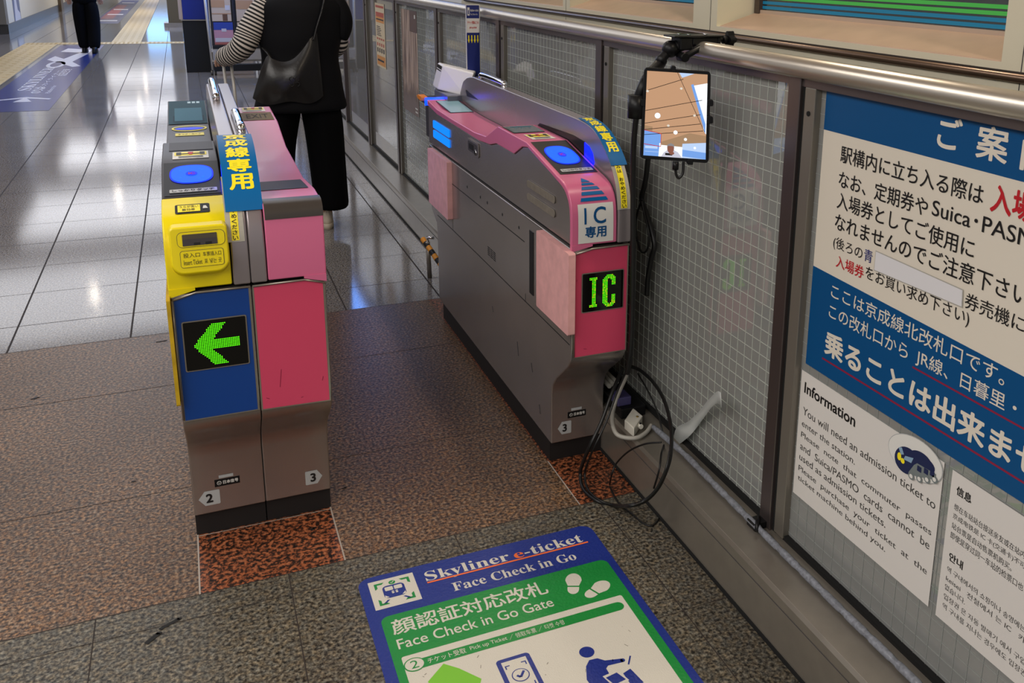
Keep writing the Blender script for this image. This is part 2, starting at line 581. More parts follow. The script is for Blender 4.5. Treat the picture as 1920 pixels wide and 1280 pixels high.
# ------------------------------------------------------------------ ticket gates
LOW = [(2.605, .07), (2.605, .25), (2.592, .288), (2.56, .325), (2.508, .366), (2.462, .405), (2.442, .437), (2.437, .475), (2.437, .789),
       (4.22, .789), (4.22, .52), (4.19, .48), (4.11, .44), (4.1, .40), (4.1, .07)]
TOP = [(2.437, .80), (2.438, .87), (2.443, .915), (2.458, .948), (2.487, .972), (2.53, .985), (2.56, .990), (2.60, .998), (2.84, 1.044), (3.15, 1.046),
       (3.30, .985), (3.45, .975), (3.8, .975), (4.05, .98), (4.223, .998)]
UND = [(2.452, .80), (2.453, .87), (2.458, .91), (2.472, .936), (2.498, .957), (2.535, .969), (2.57, .976), (2.60, .983), (2.83, 1.028), (2.885, 1.02),
       (2.97, .98), (3.17, .98), (3.25, .962), (3.4, .952), (4.05, .957), (4.223, .975)]
def refine(P, i0, i1, n=4):
    seg = smooth_path([(0, y, z) for y, z in P[i0:i1]], n)
    return P[:i0] + [(q.y, q.z) for q in seg] + P[i1:]
TOP = refine(TOP, 0, 7)
UND = refine(UND, 0, 7)
FIN = [(4.2, 1.03), (4.153, 1.082), (4.11, 1.102), (4.06, 1.116), (3.98, 1.126), (2.80, 1.127), (2.72, 1.125), (2.66, 1.118), (2.61, 1.104), (2.565, 1.082),
       (2.515, 1.048), (2.478, 1.010), (2.452, .968), (2.438, .92), (2.434, .87), (2.434, .797)]
FIN = refine(refine(FIN, 5, 15), 0, 5)
FTOP = min(range(len(FIN)), key=lambda i: abs(FIN[i][0] - 2.80) + abs(FIN[i][1] - 1.127))

def body(root, x0, x1, xs0, xs1, und, rear=4.22):
    """steel carcass: full-width lower part, narrower upper part under the cover (xs0..xs1)"""
    low = [(min(y, rear - (4.22 - y)) if y > 3.5 else y, z) for y, z in LOW]
    b = MB()
    b.prism(low, x0, x1, M_body)
    up = [(y, z) for y, z in und] + [(und[-1][0], .799)]
    b.prism(up, xs0, xs1, M_body)
    b.box(x0 + .01, x1 - .01, 2.46, rear - .04, .78, .81, M_gap)
    o = b.build('body', root, bevel=.004, auto=True)
    k = MB()
    k.box(x0 + .001, x1 - .001, 2.62, rear - .19, 0.0, .072, M_kick)
    k.build('plinth', root)
    return o

def fin(root, x0, x1, chrome_y, side):
    b = MB()
    b.prism(FIN + [(4.2, .797)], x0, x1, M_pol, smooth=False)
    o = b.build('fairing', root, bevel=.005, bseg=3, auto=True)
    xx = x0 if side < 0 else x1              # dark sensor windows on the side that looks at the cover
    for pts in ([(4.10, 1.052), (4.09, 1.056), (3.9, 1.035), (4.08, 1.028)], [(3.14, 1.046), (3.12, 1.056), (2.80, 1.067), (2.70, 1.062), (2.69, 1.03), (2.71, 1.0), (2.85, 1.03)]):
        s = MB()
        s.prism(pts, xx - .0012, xx + .0012, M_blk)
        s.build('sensor_window', o)
    if side < 0:
        s = MB()
        s.prism([(2.70, 1.060), (2.665, 1.054), (2.635, 1.036), (2.622, 1.01), (2.64, .985), (2.70, .985)], xx - .0016, xx + .0012, mat('status_blue', (8, 20, 255), .3, emit=(3, 14, 255), es=4))
        s.build('status_lamp', o)
    h = MB()
    xc = (x0 + x1) / 2
    ya, yb = chrome_y
    h.tube(smooth_path([(xc, ya, 1.118), (xc, ya + .004, 1.132), (xc, ya + .03, 1.142), (xc, yb - .03, 1.142), (xc, yb - .004, 1.132), (xc, yb, 1.118)], 6), .0125, M_chrome, 14)
    h.build('grab_bar', o)
    return o

def led_panel(root, board_y, u0, v0, u1, v1, shapes, seed):
    """black dot-matrix display in a steel frame; shapes are polygons in 0..1 of the panel"""
    B = Board(plane_fn((0, board_y, 0), (1, 0, 0), (0, 0, 1), (0, -1, 0), .0012))
    B.rect(u0 - .003, v0 - .003, u1 + .003, v1 + .003, M_steel, 0, .005)
    B.rect(u0, v0, u1, v1, M_glassblk, 1, .003)
    rnd = random.Random(seed)
    def inside(x, y, P):
        c_ = False
        j = len(P) - 1
        for i in range(len(P)):
            if (P[i][1] > y) != (P[j][1] > y) and x < (P[j][0] - P[i][0]) * (y - P[i][1]) / (P[j][1] - P[i][1]) + P[i][0]:
                c_ = not c_
            j = i
        return c_
    pitch = .0042
    nx, ny = int((u1 - u0) / pitch), int((v1 - v0) / pitch)
    for i in range(nx):
        for j in range(ny):
            a, b_ = (i + .5) / nx, (j + .5) / ny
            if any(inside(a, 1 - b_, S) for S in shapes):
                u, v = u0 + a * (u1 - u0), v0 + b_ * (v1 - v0)
                q = .00138
                B.rect(u - q, v - q, u + q, v + q, M_ledy if rnd.random() < seed * .1 else M_led, 2)
    return B.mb.build('led_display', root, fix=False)

def decal(root, name, y, fnc):
    B = Board(plane_fn((0, y, 0), (1, 0, 0), (0, 0, 1), (0, -1, 0)))
    fnc(B)
    return B.mb.build(name, root, fix=False)

def number_plate(root, digit, u0, v0, u1, v1, left):
    def F(B):
        r_ = .006
        mid = (v0 + v1) / 2
        tipw = (u1 - u0) * .3
        if left:
            P = [(u0, mid), (u0 + tipw, v0), (u1 - r_ * .4, v0), (u1, v0 + r_ * .4), (u1, v1 - r_ * .4), (u1 - r_ * .4, v1), (u0 + tipw, v1)]
            B.poly(P, M_ltgrey, 0).text(digit, u0 + tipw * 1.15, mid - .014, u1 - .013, mid + .014, M_ink, 1, .03, keep=True)
        else:
            P = [(u0, v0 + .002), (u0 + .002, v0), (u1 - tipw, v0), (u1, mid), (u1 - tipw, v1), (u0 + .002, v1), (u0, v1 - .002)]
            B.poly(P, M_ltgrey, 0).text(digit, u0 + .014, mid - .014, u1 - tipw * 1.1, mid + .014, M_ink, 1, .03, keep=True)
    return decal(root, 'number_sticker', 2.6043, F)

def maker_plate(root, u0, v0, u1, v1):
    def F(B):
        B.rect(u0, v0, u1, v1, M_blk, 0)
        h = v1 - v0
        c_ = (u0 + .012, (v0 + v1) / 2)
        B.ell(c_[0], c_[1], h * .27, h * .27, M_white, 1).ell(c_[0], c_[1], h * .21, h * .21, M_blk, 2).text('N', c_[0] - h * .1, c_[1] - h * .1, c_[0] + h * .1, c_[1] + h * .1, M_white, 3)
        B.text('日本信号', u0 + .022, v0 + h * .27, u1 - .004, v1 - h * .22, M_white, 1, .02)
        B.rect(u0 + .012, v1 + .003, u0 + .05, v1 + .012, M_ltgrey, 0)
    return decal(root, 'maker_label', 2.6043, F)

def front_panel(root, pts, m, name='front_panel', marks=()):
    """coloured sheet in a steel edge on the lower front"""
    def F(B):
        cu = sum(q[0] for q in pts) / len(pts)
        cv = sum(q[1] for q in pts) / len(pts)
        B.poly([(cu + (u - cu) * 1.045, cv + (v - cv) * 1.016) for u, v in pts], M_steel, 0).poly(pts, m, 1)
        for u, v, du, dv in marks:
            B.line(u, v, u + du, v + dv, .0014, M_crim, 2)
    return decal(root, name, 2.4362, F)

def top_board(fn_profile, off=.0016):
    return Board(wrap_fn(fn_profile, off))

def arc(profile, y):
    s_ = 0
    for a, b in zip(profile, profile[1:]):
        L = math.hypot(b[0] - a[0], b[1] - a[1])
        if b[0] >= y:
            return s_ + L * (y - a[0]) / (b[0] - a[0])
        s_ += L
    return s_
def arcz(profile, z):
    s_ = 0
    for a, b in zip(profile, profile[1:]):
        L = math.hypot(b[0] - a[0], b[1] - a[1])
        if b[1] >= z:
            return s_ + L * (z - a[1]) / (b[1] - a[1])
        s_ += L
    return s_

def warning_sticker(B, u0, v0, u1, v1):
    h, w_ = v1 - v0, u1 - u0
    B.rect(u0, v0, u1, v1, M_white, 0)
    B.rect(u0 + w_ * .05, v0 + h * .42, u1 - w_ * .05, v1 - h * .08, M_signyel, 1)
    B.rect(u0 + w_ * .1, v0 + h * .58, u1 - w_ * .1, v0 + h * .70, M_ink, 2)
    for a in (.1, .76):
        B.rect(u0 + w_ * a, v0 + h * .48, u0 + w_ * (a + .14), v0 + h * .86, M_ink, 2)
    B.poly([(u0 + w_ * .42, v0 + h * .84), (u0 + w_ * .58, v0 + h * .84), (u0 + w_ * .54, v0 + h * .5), (u0 + w_ * .46, v0 + h * .5)], M_red, 3)
    for a in (.12, .24):
        B.rect(u0 + w_ * .16, v0 + h * a, u1 - w_ * .16, v0 + h * (a + .05), M_ink, 2)

def ic_reader(root, prof, x0, x1, ya, yb, ell_y, lab_y):
    B = top_board(prof, .0015)
    a, b = arc(prof, ya), arc(prof, yb)
    B.rect(x0, a, x1, b, M_blk, 0)
    o = B.mb.build('card_reader', root, fix=False)
    B = top_board(prof, .003)
    e = arc(prof, ell_y)
    xc = (x0 + x1) / 2
    ru, rv = (x1 - x0) * .40, (b - a) * .285
    pts = []
    for k in range(48):
        t = 2 * math.pi * k / 48
        n_ = 2.6
        cu, cv = math.cos(t), math.sin(t)
        pts.append((xc + ru * math.copysign(abs(cu) ** (2 / n_), cu), e + rv * math.copysign(abs(cv) ** (2 / n_), cv)))
    B.poly(pts, M_lampd, 0)
    B.poly([(xc + (u - xc) * .93, e + (v - e) * .93) for u, v in pts], M_lampc, 1)
    B.ell(xc, e, ru * .27, rv * .25, M_lampd, 2)
    B.text('IC', xc - ru * .14, e - rv * .11, xc + ru * .16, e + rv * .11, M_red, 3, .02)
    for q in (40, 55, 140, 220, 300, 320):
        a_ = math.radians(q)
        B.text('△', xc + ru * .66 * math.cos(a_) - .003, e + rv * .62 * math.sin(a_) - .004, xc + ru * .66 * math.cos(a_) + .003, e + rv * .62 * math.sin(a_) + .004, M_lamp, 2)
    B.mb.build('touch_light', o, fix=False)
    B = top_board(prof, .003)
    l0 = arc(prof, lab_y)
    B.rect(xc - ru * 1.02, l0, xc + ru * 1.08, l0 + .022, M_ltgrey, 0, .003)
    B.text('しっかりタッチ', xc - ru * .9, l0 + .004, xc + ru * .95, l0 + .018, M_seam, 1, .01)
    B.mb.build('touch_label', o, fix=False)
    return o

def route_sign(x0, x1, zend, label, group):
    """blue curved plate with yellow characters hooked over the front of a fairing"""
    prof = [q for q in FIN[FTOP - 1:][::-1] if q[1] > zend]     # from the front upwards
    fn = wrap_fn(prof, .004)
    L = fn.length
    B = Board(fn)
    s0 = .005
    # arc length where the plate ends on the flat top
    acc = 0
    for a, b in zip(prof, prof[1:]):
        acc += math.hypot(b[0] - a[0], b[1] - a[1])
        if b[0] >= 2.76:
            break
    s1 = acc - .01
    B.rect(x0, s0, x1, s1, M_signblue, 0, div=24)
    h = (s1 - s0)
    wd = x1 - x0
    for i, ch in enumerate('京成線専用'):
        v1 = s1 - h * (.02 + .166 * i)
        B.text(ch, x0 + wd * .17, v1 - h * .148, x1 - wd * .17, v1, M_signyel, 1, .028)
    o = B.mb.build('route_sign', fix=True, auto=True)
    sd = o.modifiers.new('thick', 'SOLIDIFY')
    sd.thickness, sd.offset = .0004, 0
    return tag(o, label, 'sign', group)

def running_label(root, x0, x1, v0, v1, fnz):
    """narrow yellow strip on the fairing's nose"""
    prof = FIN[FTOP - 1:][::-1]
    fn = wrap_fn(prof, .0012)
    B = Board(fn)
    B.rect(x0 - .012, v0 - .004, x1 + .012, v1, mat('clear_edge', (176, 172, 160), .3), 0, div=14)
    B.rect(x0, v0, x1, v1, M_signyel, 1, div=14)
    chars = 'かけこみは おやめください'
    n = len(chars)
    for i, ch in enumerate(chars):
        if ch == ' ':
            continue
        t = v1 - (v1 - v0) * (i + .12) / n
        q = (v1 - v0) / n * .8
        B.text(ch, x0 + (x1 - x0) * .16, t - q, x1 - (x1 - x0) * .16, t, M_ink, 2, .015)
    return B.mb.build('caution_strip', root, fix=False)

# ---- gate C: pink IC-only gate by the glass partition
C = thing('ticket_gate', (1.08, 3.4, 0), 'pink and grey ticket gate showing IC on its green display, beside the glass partition', 'ticket gate')
body(C, .99, 1.178, .9915, 1.135, UND)
cv = MB()
cv.prism(TOP + UND[::-1], .987, 1.1345, M_pink)
cover = cv.build('top_cover', C, bevel=.004, bseg=3, auto=True)
flp = MB()
flp.prism([(.988, .803), (1.055, .803), (1.055, .796), (.988, .783)], 2.4355, 2.45, M_pink, axis=1)
flp.build('cover_corner', cover)
cap = MB()                                  # glowing rear edge of the cover
cap.prism([(4.225, .972), (4.225, 1.000), (4.262, 1.004), (4.275, .992), (4.27, .965)], .987, 1.135, mat('rear_blue', (10, 60, 255), .3, emit=(2, 48, 255), es=4))
cap.build('rear_lamp', cover, bevel=.004)
fin(C, 1.1365, 1.181, (3.60, 3.93), -1)
front_panel(C, [(1.0, .446), (1.171, .446), (1.171, .787), (1.055, .785), (1.0, .774)], M_pinkpanel, marks=((1.004, .69, .002, .006), (1.03, .47, .01, -.002)))
S_I = [[(.17, .10), (.37, .10), (.37, .17), (.32, .17), (.32, .83), (.37, .83), (.37, .90), (.17, .90), (.17, .83), (.22, .83), (.22, .17), (.17, .17)]]
S_C = [[(.50, .18), (.58, .08), (.74, .08), (.82, .18), (.82, .36), (.71, .36), (.71, .22), (.67, .17), (.64, .17), (.60, .22), (.60, .78), (.64, .84), (.67, .84), (.71, .79), (.71, .62), (.82, .62), (.82, .82), (.74, .92), (.58, .92), (.50, .82)]]
led_panel(C, 2.4335, 1.023, .590, 1.157, .711, S_I + S_C, 3)
def FX(B):
    a, b = arcz(TOP, .807), arcz(TOP, .925)
    B.rect(1.008, a, 1.122, b, M_white, 0, div=30)
    h = b - a
    B.rect(1.0275, a + h * .49, 1.0345, a + h * .90, M_boardblue, 1, div=12)
    B.text('C', 1.057, a + h * .48, 1.0975, a + h * .91, M_boardblue, 1, .012)
    B.text('専用', 1.03, a + h * .13, 1.099, a + h * .43, M_boardblue, 1, .025)
B = top_board(TOP)
FX(B)
B.mb.build('ic_only_label', cover, fix=False)
B = top_board(TOP)
a, b = arcz(TOP, .932), arcz(TOP, .984)
def sail(t):
    return 1.051 + .057 * (1 - t) ** .8
def mast(t):
    return 1.019 + .032 * t
for t0, t1 in ((0, .11), (.19, .31), (.38, .50), (.57, .68), (.73, 1.0)):
    P = [(mast(t0), a + (b - a) * t0), (sail(t0), a + (b - a) * t0)]
    P += [(sail(t0 + (t1 - t0) * k / 4), a + (b - a) * (t0 + (t1 - t0) * k / 4)) for k in range(1, 5)]
    P += [(mast(t1 - (t1 - t0) * k / 4), a + (b - a) * (t1 - (t1 - t0) * k / 4)) for k in range(4)]
    B.poly(P, M_signblue, 0)
B.mb.build('arrow_marking', cover, fix=False)
ic_reader(cover, TOP, 1.0, 1.124, 2.565, 2.835, 2.71, 2.578)
B = top_board(TOP)
a, b = arc(TOP, 3.0), arc(TOP, 3.135)
B.rect(.997, a, 1.113, b, M_lcdd, 0).rect(1.0, a + .004, 1.11, b - .004, mat('lcd_green', (66, 84, 78), .1), 1)
B.rect(1.02, b - .03, 1.10, b - .02, M_lcd, 2).text('IC カード', 1.03, b - .06, 1.09, b - .04, M_lcd, 2)
B.mb.build('message_display', cover, fix=False)
B = top_board(TOP)
warning_sticker(B, 1.02, arc(TOP, 2.87), 1.103, arc(TOP, 2.965))
B.mb.build('warning_sticker', cover, fix=False)
B = top_board(TOP)
a, b = arc(TOP, 3.93), arc(TOP, 4.19)
B.rect(1.018, a, 1.125, b, M_blk, 0).rect(1.023, a + .005, 1.12, b - .005, M_lcdp, 1).rect(1.05, a + .08, 1.09, a + .15, M_lcd, 2)
B.mb.build('rear_display', cover, fix=False)
# left flank fittings
fk = Board(plane_fn((.9897, 0, 0), (0, -1, 0), (0, 0, 1), (-1, 0, 0)))
for y0, z0, y1, z1 in ((3.82, .69, 2.86, .695), (4.09, .483, 2.45, .483), (2.86, .483, 2.86, .79), (3.818, .483, 3.818, .79)):
    fk.line(-y0, z0, -y1, z1, .0035, M_gap)
for y in (3.575, 3.39, 3.298, 3.112, 2.927):
    fk.ell(-y, .73, .006, .006, M_gap, 0, 10)
for i in range(3):
    for j in range(5):
        fk.rect(-3.30 + i * .036, .524 + j * .0075, -3.272 + i * .036, .528 + j * .0075, M_gap)
for y, z, l_ in ((2.95, .30, .05), (2.80, .28, .03), (3.25, .33, .02), (2.72, .16, .03)):
    fk.line(-y, z, -y + .012, z - l_, .006, M_seam)
fk.mb.build('panel_seams', C, fix=False)
def flank(pts, d0, d1, m, name, parent, bev=.0):
    q = MB()
    q.prism(pts, .99 - d1, .99 - d0, m)
    return q.build(name, parent, bevel=bev)
def rr(y0, y1, z0, z1, r, n=5):
    pts = []
    for cy, cz, a0 in ((y1 - r, z1 - r, 0), (y0 + r, z1 - r, 90), (y0 + r, z0 + r, 180), (y1 - r, z0 + r, 270)):
        for k in range(n + 1):
            a_ = math.radians(a0 + 90 * k / n)
            pts.append((cy + r * math.cos(a_), cz + r * math.sin(a_)))
    return pts
flank(rr(2.41, 2.69, .53, .787, .006), 0, .022, M_pinkpad, 'crash_pad', C, .004)
flank(rr(3.815, 4.16, .53, .787, .006), 0, .022, M_pinkpad, 'crash_pad', C, .004)
flank([(2.70, .515), (2.86, .515), (2.86, .787), (2.70, .787)], 0, .003, M_body, 'sensor_frame', C)
flank([(2.768, .535), (2.806, .535), (2.806, .755), (2.768, .755)], .003, .005, M_blk, 'sensor_window', C)
for z0, z1 in ((.886, .920), (.842, .876)):
    flank(rr(3.836, 4.122, z0, z1, .008), 0, .003, M_lamp, 'side_lamp', C)
    flank(rr(2.58, 2.838, z0 + .010, z1 + .0, .011), 0, .0025, mat('lamp_off', (124, 116, 104), .25, var=.12, vscale=40), 'unlit_lamp', C)
q = flank(rr(3.396, 3.556, .882, .938, .012), 0, .004, M_body, 'latch', C, .002)
flank(rr(3.41, 3.54, .890, .930, .008), .004, .0045, M_seam, 'latch_recess', q)
flank(rr(3.46, 3.52, .90, .922, .004), .0045, .006, M_gap, 'keyhole', q)
k = MB()
k.cyl((.983, 3.432, .898), .011, .006, M_chrome, 0, 14)
k.build('lock', q)
fr = MB()
fr.tube([(.9965, 2.4335, .448), (.9965, 2.4335, .776)], .0035, M_steel, 8)
fr.tube([(.9965, 2.4335, .776), (1.054, 2.4335, .788), (1.176, 2.4335, .790)], .0028, M_steel, 8)
fr.build('edge_trim', C)
number_plate(C, '3', 1.013, .098, 1.061, .143, True)
maker_plate(C, 1.048, .152, 1.113, .174)
running_label(C, 1.146, 1.166, arcz(FIN[FTOP - 1:][::-1], .905), arcz(FIN[FTOP - 1:][::-1], 1.052), None)
ob = MB()
ob.prism([(4.27, .985), (4.34, .992), (4.36, 1.0), (4.34, 1.008), (4.27, 1.006)], .970, 1.0, mat('orange_rubber', (225, 130, 30), .5))
ob.build('flap_tip', C, bevel=.006)
sh = MB()
sh.box(1.0, 1.25, 4.19, 4.46, .965, .985, M_char)
sh.box(1.02, 1.17, 4.15, 4.40, .80, .965, M_char)
sh.build('rear_shelf', C, bevel=.003)

# ---- gate A: blue and yellow gate, and gate B (pink) back to back with it
A = thing('ticket_gate', (.01, 3.4, 0), 'blue and yellow ticket gate with a green arrow display and ticket slot', 'ticket gate')
XA0, XA1, XC = -.086, .103, .0615
body(A, XA0, XA1, XA0 + .0015, XC - .001, UND)
cv = MB()
TA = [(2.60, .998)] + [q for q in TOP if q[0] > 2.605]
UA = [(2.60, .983)] + [q for q in UND if q[0] > 2.605]
cv.prism(TA + UA[::-1], XA0 - .002, XC - .003, M_char)
coverA = cv.build('top_cover', A, bevel=.004, bseg=3, auto=True)
yv = MB()
TY = [q for q in TOP if q[0] <= 2.605]
UY = [q for q in UND if q[0] <= 2.605]
yv.prism(TY + UY[::-1], XA0 - .003, XC - .003, M_yel)
ycov = yv.build('ticket_slot_cover', A, bevel=.004, bseg=3, auto=True)
flp = MB()
flp.prism([(XA0 - .002, .803), (-.028, .803), (-.028, .796), (XA0 - .002, .781)], 2.4355, 2.45, M_yel, axis=1)
flp.build('cover_corner', ycov)
pd = MB()
def rbox(x0, x1, z0, z1, r_):
    P = []
    for cx, cz, a0 in ((x1 - .012, z1 - .012, 0), (x0 + .012, z1 - .012, 90), (x0 + r_, z0 + r_, 180), (x1 - r_, z0 + r_, 270)):
        q_ = r_ if a0 >= 180 else .012
        for k_ in range(7):
            a_ = math.radians(a0 + 90 * k_ / 6)
            P.append((cx + q_ * math.cos(a_), cz + q_ * math.sin(a_)))
    return P
pts = rbox(-.075, .056, .850, .966, .03)
n = len(pts)
vs_ = [(x, 2.402 + (z - .85) * .12, z) for x, z in pts] + [(x, 2.452, z - .022 if z < .9 else z) for x, z in pts]
pd.add(vs_, [tuple(range(n))[::-1]] + [(i, (i + 1) % n, n + (i + 1) % n, n + i) for i in range(n)], M_yel, False)
pod = pd.build('ticket_slot', ycov, bevel=.005, bseg=3, auto=True)
PF = plane_fn((0, 2.402 - .0012, .85), (1, 0, 0), Vector((0, .12, 1)), (0, -1, 0))
B = Board(PF)
def uv(px, py):
    p = at(px, py, 1, 2.41)
    return p.x, p.z - .85
B.rect(-.058, .066, .050, .104, M_seam, 0, .012).rect(-.057, .067, .049, .103, M_yel, 1, .011)
B.rect(-.046, .070, .032, .098, mat('slot_grey', (74, 66, 52), .5), 2, .002).rect(-.046, .070, .032, .086, M_seam, 3)
for u in (-.014, .012):
    B.rect(u - .007, .0715, u + .007, .077, M_ink, 4)
B.rect(-.054, .016, .044, .058, M_seam, 0, .006).rect(-.053, .017, .043, .057, M_yel, 1, .0055)
B.text('投入口', -.047, .041, -.010, .052, M_ink, 2).text('车票插入口', -.003, .041, .038, .052, M_ink, 2)
B.text('Insert Ticket', -.047, .023, -.006, .035, M_ink, 2).text('표 넣는 곳', -.001, .023, .038, .035, M_ink, 2)
B.mb.build('slot_marking', pod, fix=False)
B = top_board(TOP)
a = arc(TOP, 2.5)
B.rect(-.058, a, .022, a + .052, M_ink, 0, .006).rect(-.052, a + .008, .0, a + .045, M_signyel, 1)
B.text('うらが黒い', -.048, a + .028, -.004, a + .042, M_ink, 2).text('無効券', -.042, a + .011, -.012, a + .025, M_ink, 2)
B.poly([(.006, a + .02), (.018, a + .02), (.014, a + .036), (.008, a + .036)], M_white, 1)
B.mb.build('ticket_warning_label', ycov, fix=False)
ic_reader(coverA, TOP, -.082, .055, 2.61, 2.835, 2.745, 2.625)
B = top_board(TOP)
warning_sticker(B, -.06, arc(TOP, 2.88), .035, arc(TOP, 2.985))
B.mb.build('warning_sticker', coverA, fix=False)
B = top_board(TOP)
B.rect(-.07, arc(TOP, 3.01), .05, arc(TOP, 3.14), M_lcdd, 0)
B.mb.build('message_display', coverA, fix=False)
B = top_board(TOP)
a, b = arc(TOP, 3.78), arc(TOP, 3.90)
B.ell(-.012, (a + b) / 2, .061, (b - a) / 2, M_signyel, 0).ell(-.012, (a + b) / 2, .054, (b - a) / 2 - .016, M_blk, 1).ell(-.012, (a + b) / 2 - .014, .048, .022, M_lampd, 2)
a = arc(TOP, 3.68)
B.rect(-.060, a, .036, a + .06, M_signyel, 0).text('きっぷ・カード', -.05, a + .015, .025, a + .045, M_seam, 1)
B.mb.build('ticket_exit', coverA, fix=False)
ra = MB()
ra.prism([(3.93, .978), (4.05, .985), (4.36, 1.012), (4.36, .97), (3.93, .96)], XA0 - .001, XC - .004, M_char)
rs = ra.build('rear_housing', A, bevel=.003)
B = Board(wrap_fn([(3.93, .978), (4.05, .985), (4.36, 1.012)], .002))
B.rect(-.083, .005, .054, .42, mat('teal_film', (36, 74, 88), .5, spec=.08), 0).rect(-.068, .03, .044, .30, mat('teal_edge', (26, 56, 70), .5, spec=.08), 1).rect(-.062, .05, .038, .28, M_lcd, 2)
for i in range(3):
    B.rect(-.012 + .017 * i, .37, .0 + .017 * i, .40, M_lcdp, 1)
B.mb.build('rear_display', rs, fix=False)
fin(A, XC, .1025, (3.50, 3.98), -1)
front_panel(A, [(-.079, .447), (.095, .447), (.095, .786), (-.028, .786), (-.079, .772)], M_blue)
ARW = [[(.13, .50), (.46, .06), (.69, .06), (.45, .41), (.89, .41), (.89, .61), (.45, .61), (.70, .95), (.47, .95)]]
led_panel(A, 2.4335, -.064, .583, .082, .713, ARW, 0)
fr = MB()
fr.tube([(-.083, 2.4335, .775), (-.028, 2.4335, .790), (.1, 2.4335, .790)], .0026, M_steel, 8)
fr.tube([(-.083, 2.4335, .775), (-.083, 2.4335, .45)], .0026, M_steel, 8)
fr.build('edge_trim', A)
pp = MB()
pp.prism(rr(2.41, 2.69, .50, .787, .006), XA0 - .009, XA0, M_yelpad)
pp.build('crash_pad', A, bevel=.004)
number_plate(A, '2', -.072, .096, -.016, .141, True)
maker_plate(A, -.027, .149, .039, .171)
running_label(A, .066, .084, arcz(FIN[FTOP - 1:][::-1], .915), arcz(FIN[FTOP - 1:][::-1], 1.06), None)

Bq = thing('ticket_gate', (.19, 3.3, 0), 'pink ticket gate back to back with the blue one, plain pink front without a display', 'ticket gate')
XB0, XB1, XBC = .104, .286, .1425
TB = [(2.434, .80), (2.434, .968), (2.436, .978), (2.440, .985), (2.447, .992), (2.455, .996), (2.464, .999), (2.475, 1.0), (2.59, 1.0), (2.87, .972), (3.36, .978), (3.64, 1.022), (3.975, 1.03)]
UBB = [(4.0, .95), (4.42, .93)]
UB = [(2.449, .80), (2.449, .96), (2.475, .98), (2.59, .98), (2.87, .952), (3.36, .958), (3.64, 1.0), (3.975, 1.005)]
body(Bq, XB0, XB1, XBC + .001, XB1 - .0015, UB + UBB, rear=4.42)
cv = MB()
cv.prism(TB + UB[::-1], XBC + .002, XB1 + .003, M_pink)
coverB = cv.build('top_cover', Bq, bevel=.004, bseg=3, auto=True)
fin(Bq, .1035, XBC, (2.80, 3.12), 1)
flp = MB()
flp.prism([(.232, .803), (XB1 + .002, .803), (XB1 + .002, .782), (.232, .796)], 2.4325, 2.45, M_pink, axis=1)
flp.build('cover_corner', coverB)
B = top_board(TB)
B.rect(XBC + .004, arcz(TB, .962), XB1 + .003, arc(TB, 2.50), mat('brown_band', (64, 58, 54), .3), 0, div=8)
B.mb.build('edge_band', coverB, auto=True)
B = top_board(TB)
B.rect(XBC + .006, arc(TB, 2.60), .274, arc(TB, 2.80), M_lcdd, 0)
B.mb.build('front_display', coverB, fix=False)
B = top_board(TB)
a, b = arc(TB, 3.67), arc(TB, 3.835)
B.rect(XBC + .006, a, .280, b, M_lcdo, 0).text('EXIT', .187, a + .04, .265, b - .04, M_seam, 1)
B.mb.build('rear_display', coverB, fix=False)
B = top_board(TB)
warning_sticker(B, .180, arc(TB, 3.855), .264, arc(TB, 3.955))
B.mb.build('warning_sticker', coverB, fix=False)
front_panel(Bq, [(.108, .444), (.278, .440), (.278, .776), (.232, .789), (.108, .786)], M_pinkpanel, marks=((.160, .55, -.006, -.05), (.118, .475, .008, -.004), (.262, .50, .003, .012), (.205, .46, .006, .002)))
fr = MB()
fr.tube([(.105, 2.4335, .79), (.232, 2.4335, .792), (.284, 2.4335, .778)], .0026, M_steel, 8)
fr.build('edge_trim', Bq)
number_plate(Bq, '3', .216, .098, .264, .142, False)
B = Board(plane_fn((XB1 + .001, 0, 0), (0, 1, 0), (0, 0, 1), (1, 0, 0)))
for z0 in (.842, .886):
    B.rect(4.12, z0, 4.39, z0 + .034, mat('side_blue', (10, 60, 255), .3, emit=(4, 50, 255), es=10), 0, .008)
B.mb.build('side_lamp', Bq, fix=False)
route_sign(.057, .1455, .972, 'blue curved sign with yellow characters over the left pair of gates', 'blue route signs on the gates')
route_sign(1.133, 1.187, 1.012, 'blue curved sign with yellow characters on the gate beside the glass', 'blue route signs on the gates')

# face reader box and its sign stand on the shelf behind gate C
FR = thing('face_reader', (1.12, 4.3, .985), 'white box-shaped reader with black vents on the rear of the IC gate', 'card reader')
rb = MB()
P_top = [(1.105, 4.39, 1.158), (1.188, 4.12 + .04, 1.125), (1.245, 4.20, 1.128), (1.125, 4.52, 1.160)]
P_bot = [(1.085, 4.40, 1.02), (1.168, 4.16, .998), (1.245, 4.22, 1.0), (1.095, 4.53, 1.03)]
fl_t = [at(831, 122, 1, 4.36), at(889, 136.5, 1, 4.17), at(893, 133, 1, 4.30), at(821, 116, 1, 4.47)]
fl_b = [at(820, 168, 1, 4.36), at(872, 182, 1, 4.17), at(880, 178, 1, 4.30), at(810.5, 161, 1, 4.47)]
rb.add(fl_t + fl_b, [(0, 1, 2, 3), (7, 6, 5, 4), (0, 4, 5, 1), (1, 5, 6, 2), (2, 6, 7, 3), (3, 7, 4, 0)], mat('white_housing', (232, 230, 232), .35))
rbo = rb.build('housing', FR, bevel=.008, bseg=3)
vb = MB()
L0, L1, L2, L3 = fl_t[3], fl_t[0], fl_b[0], fl_b[3]
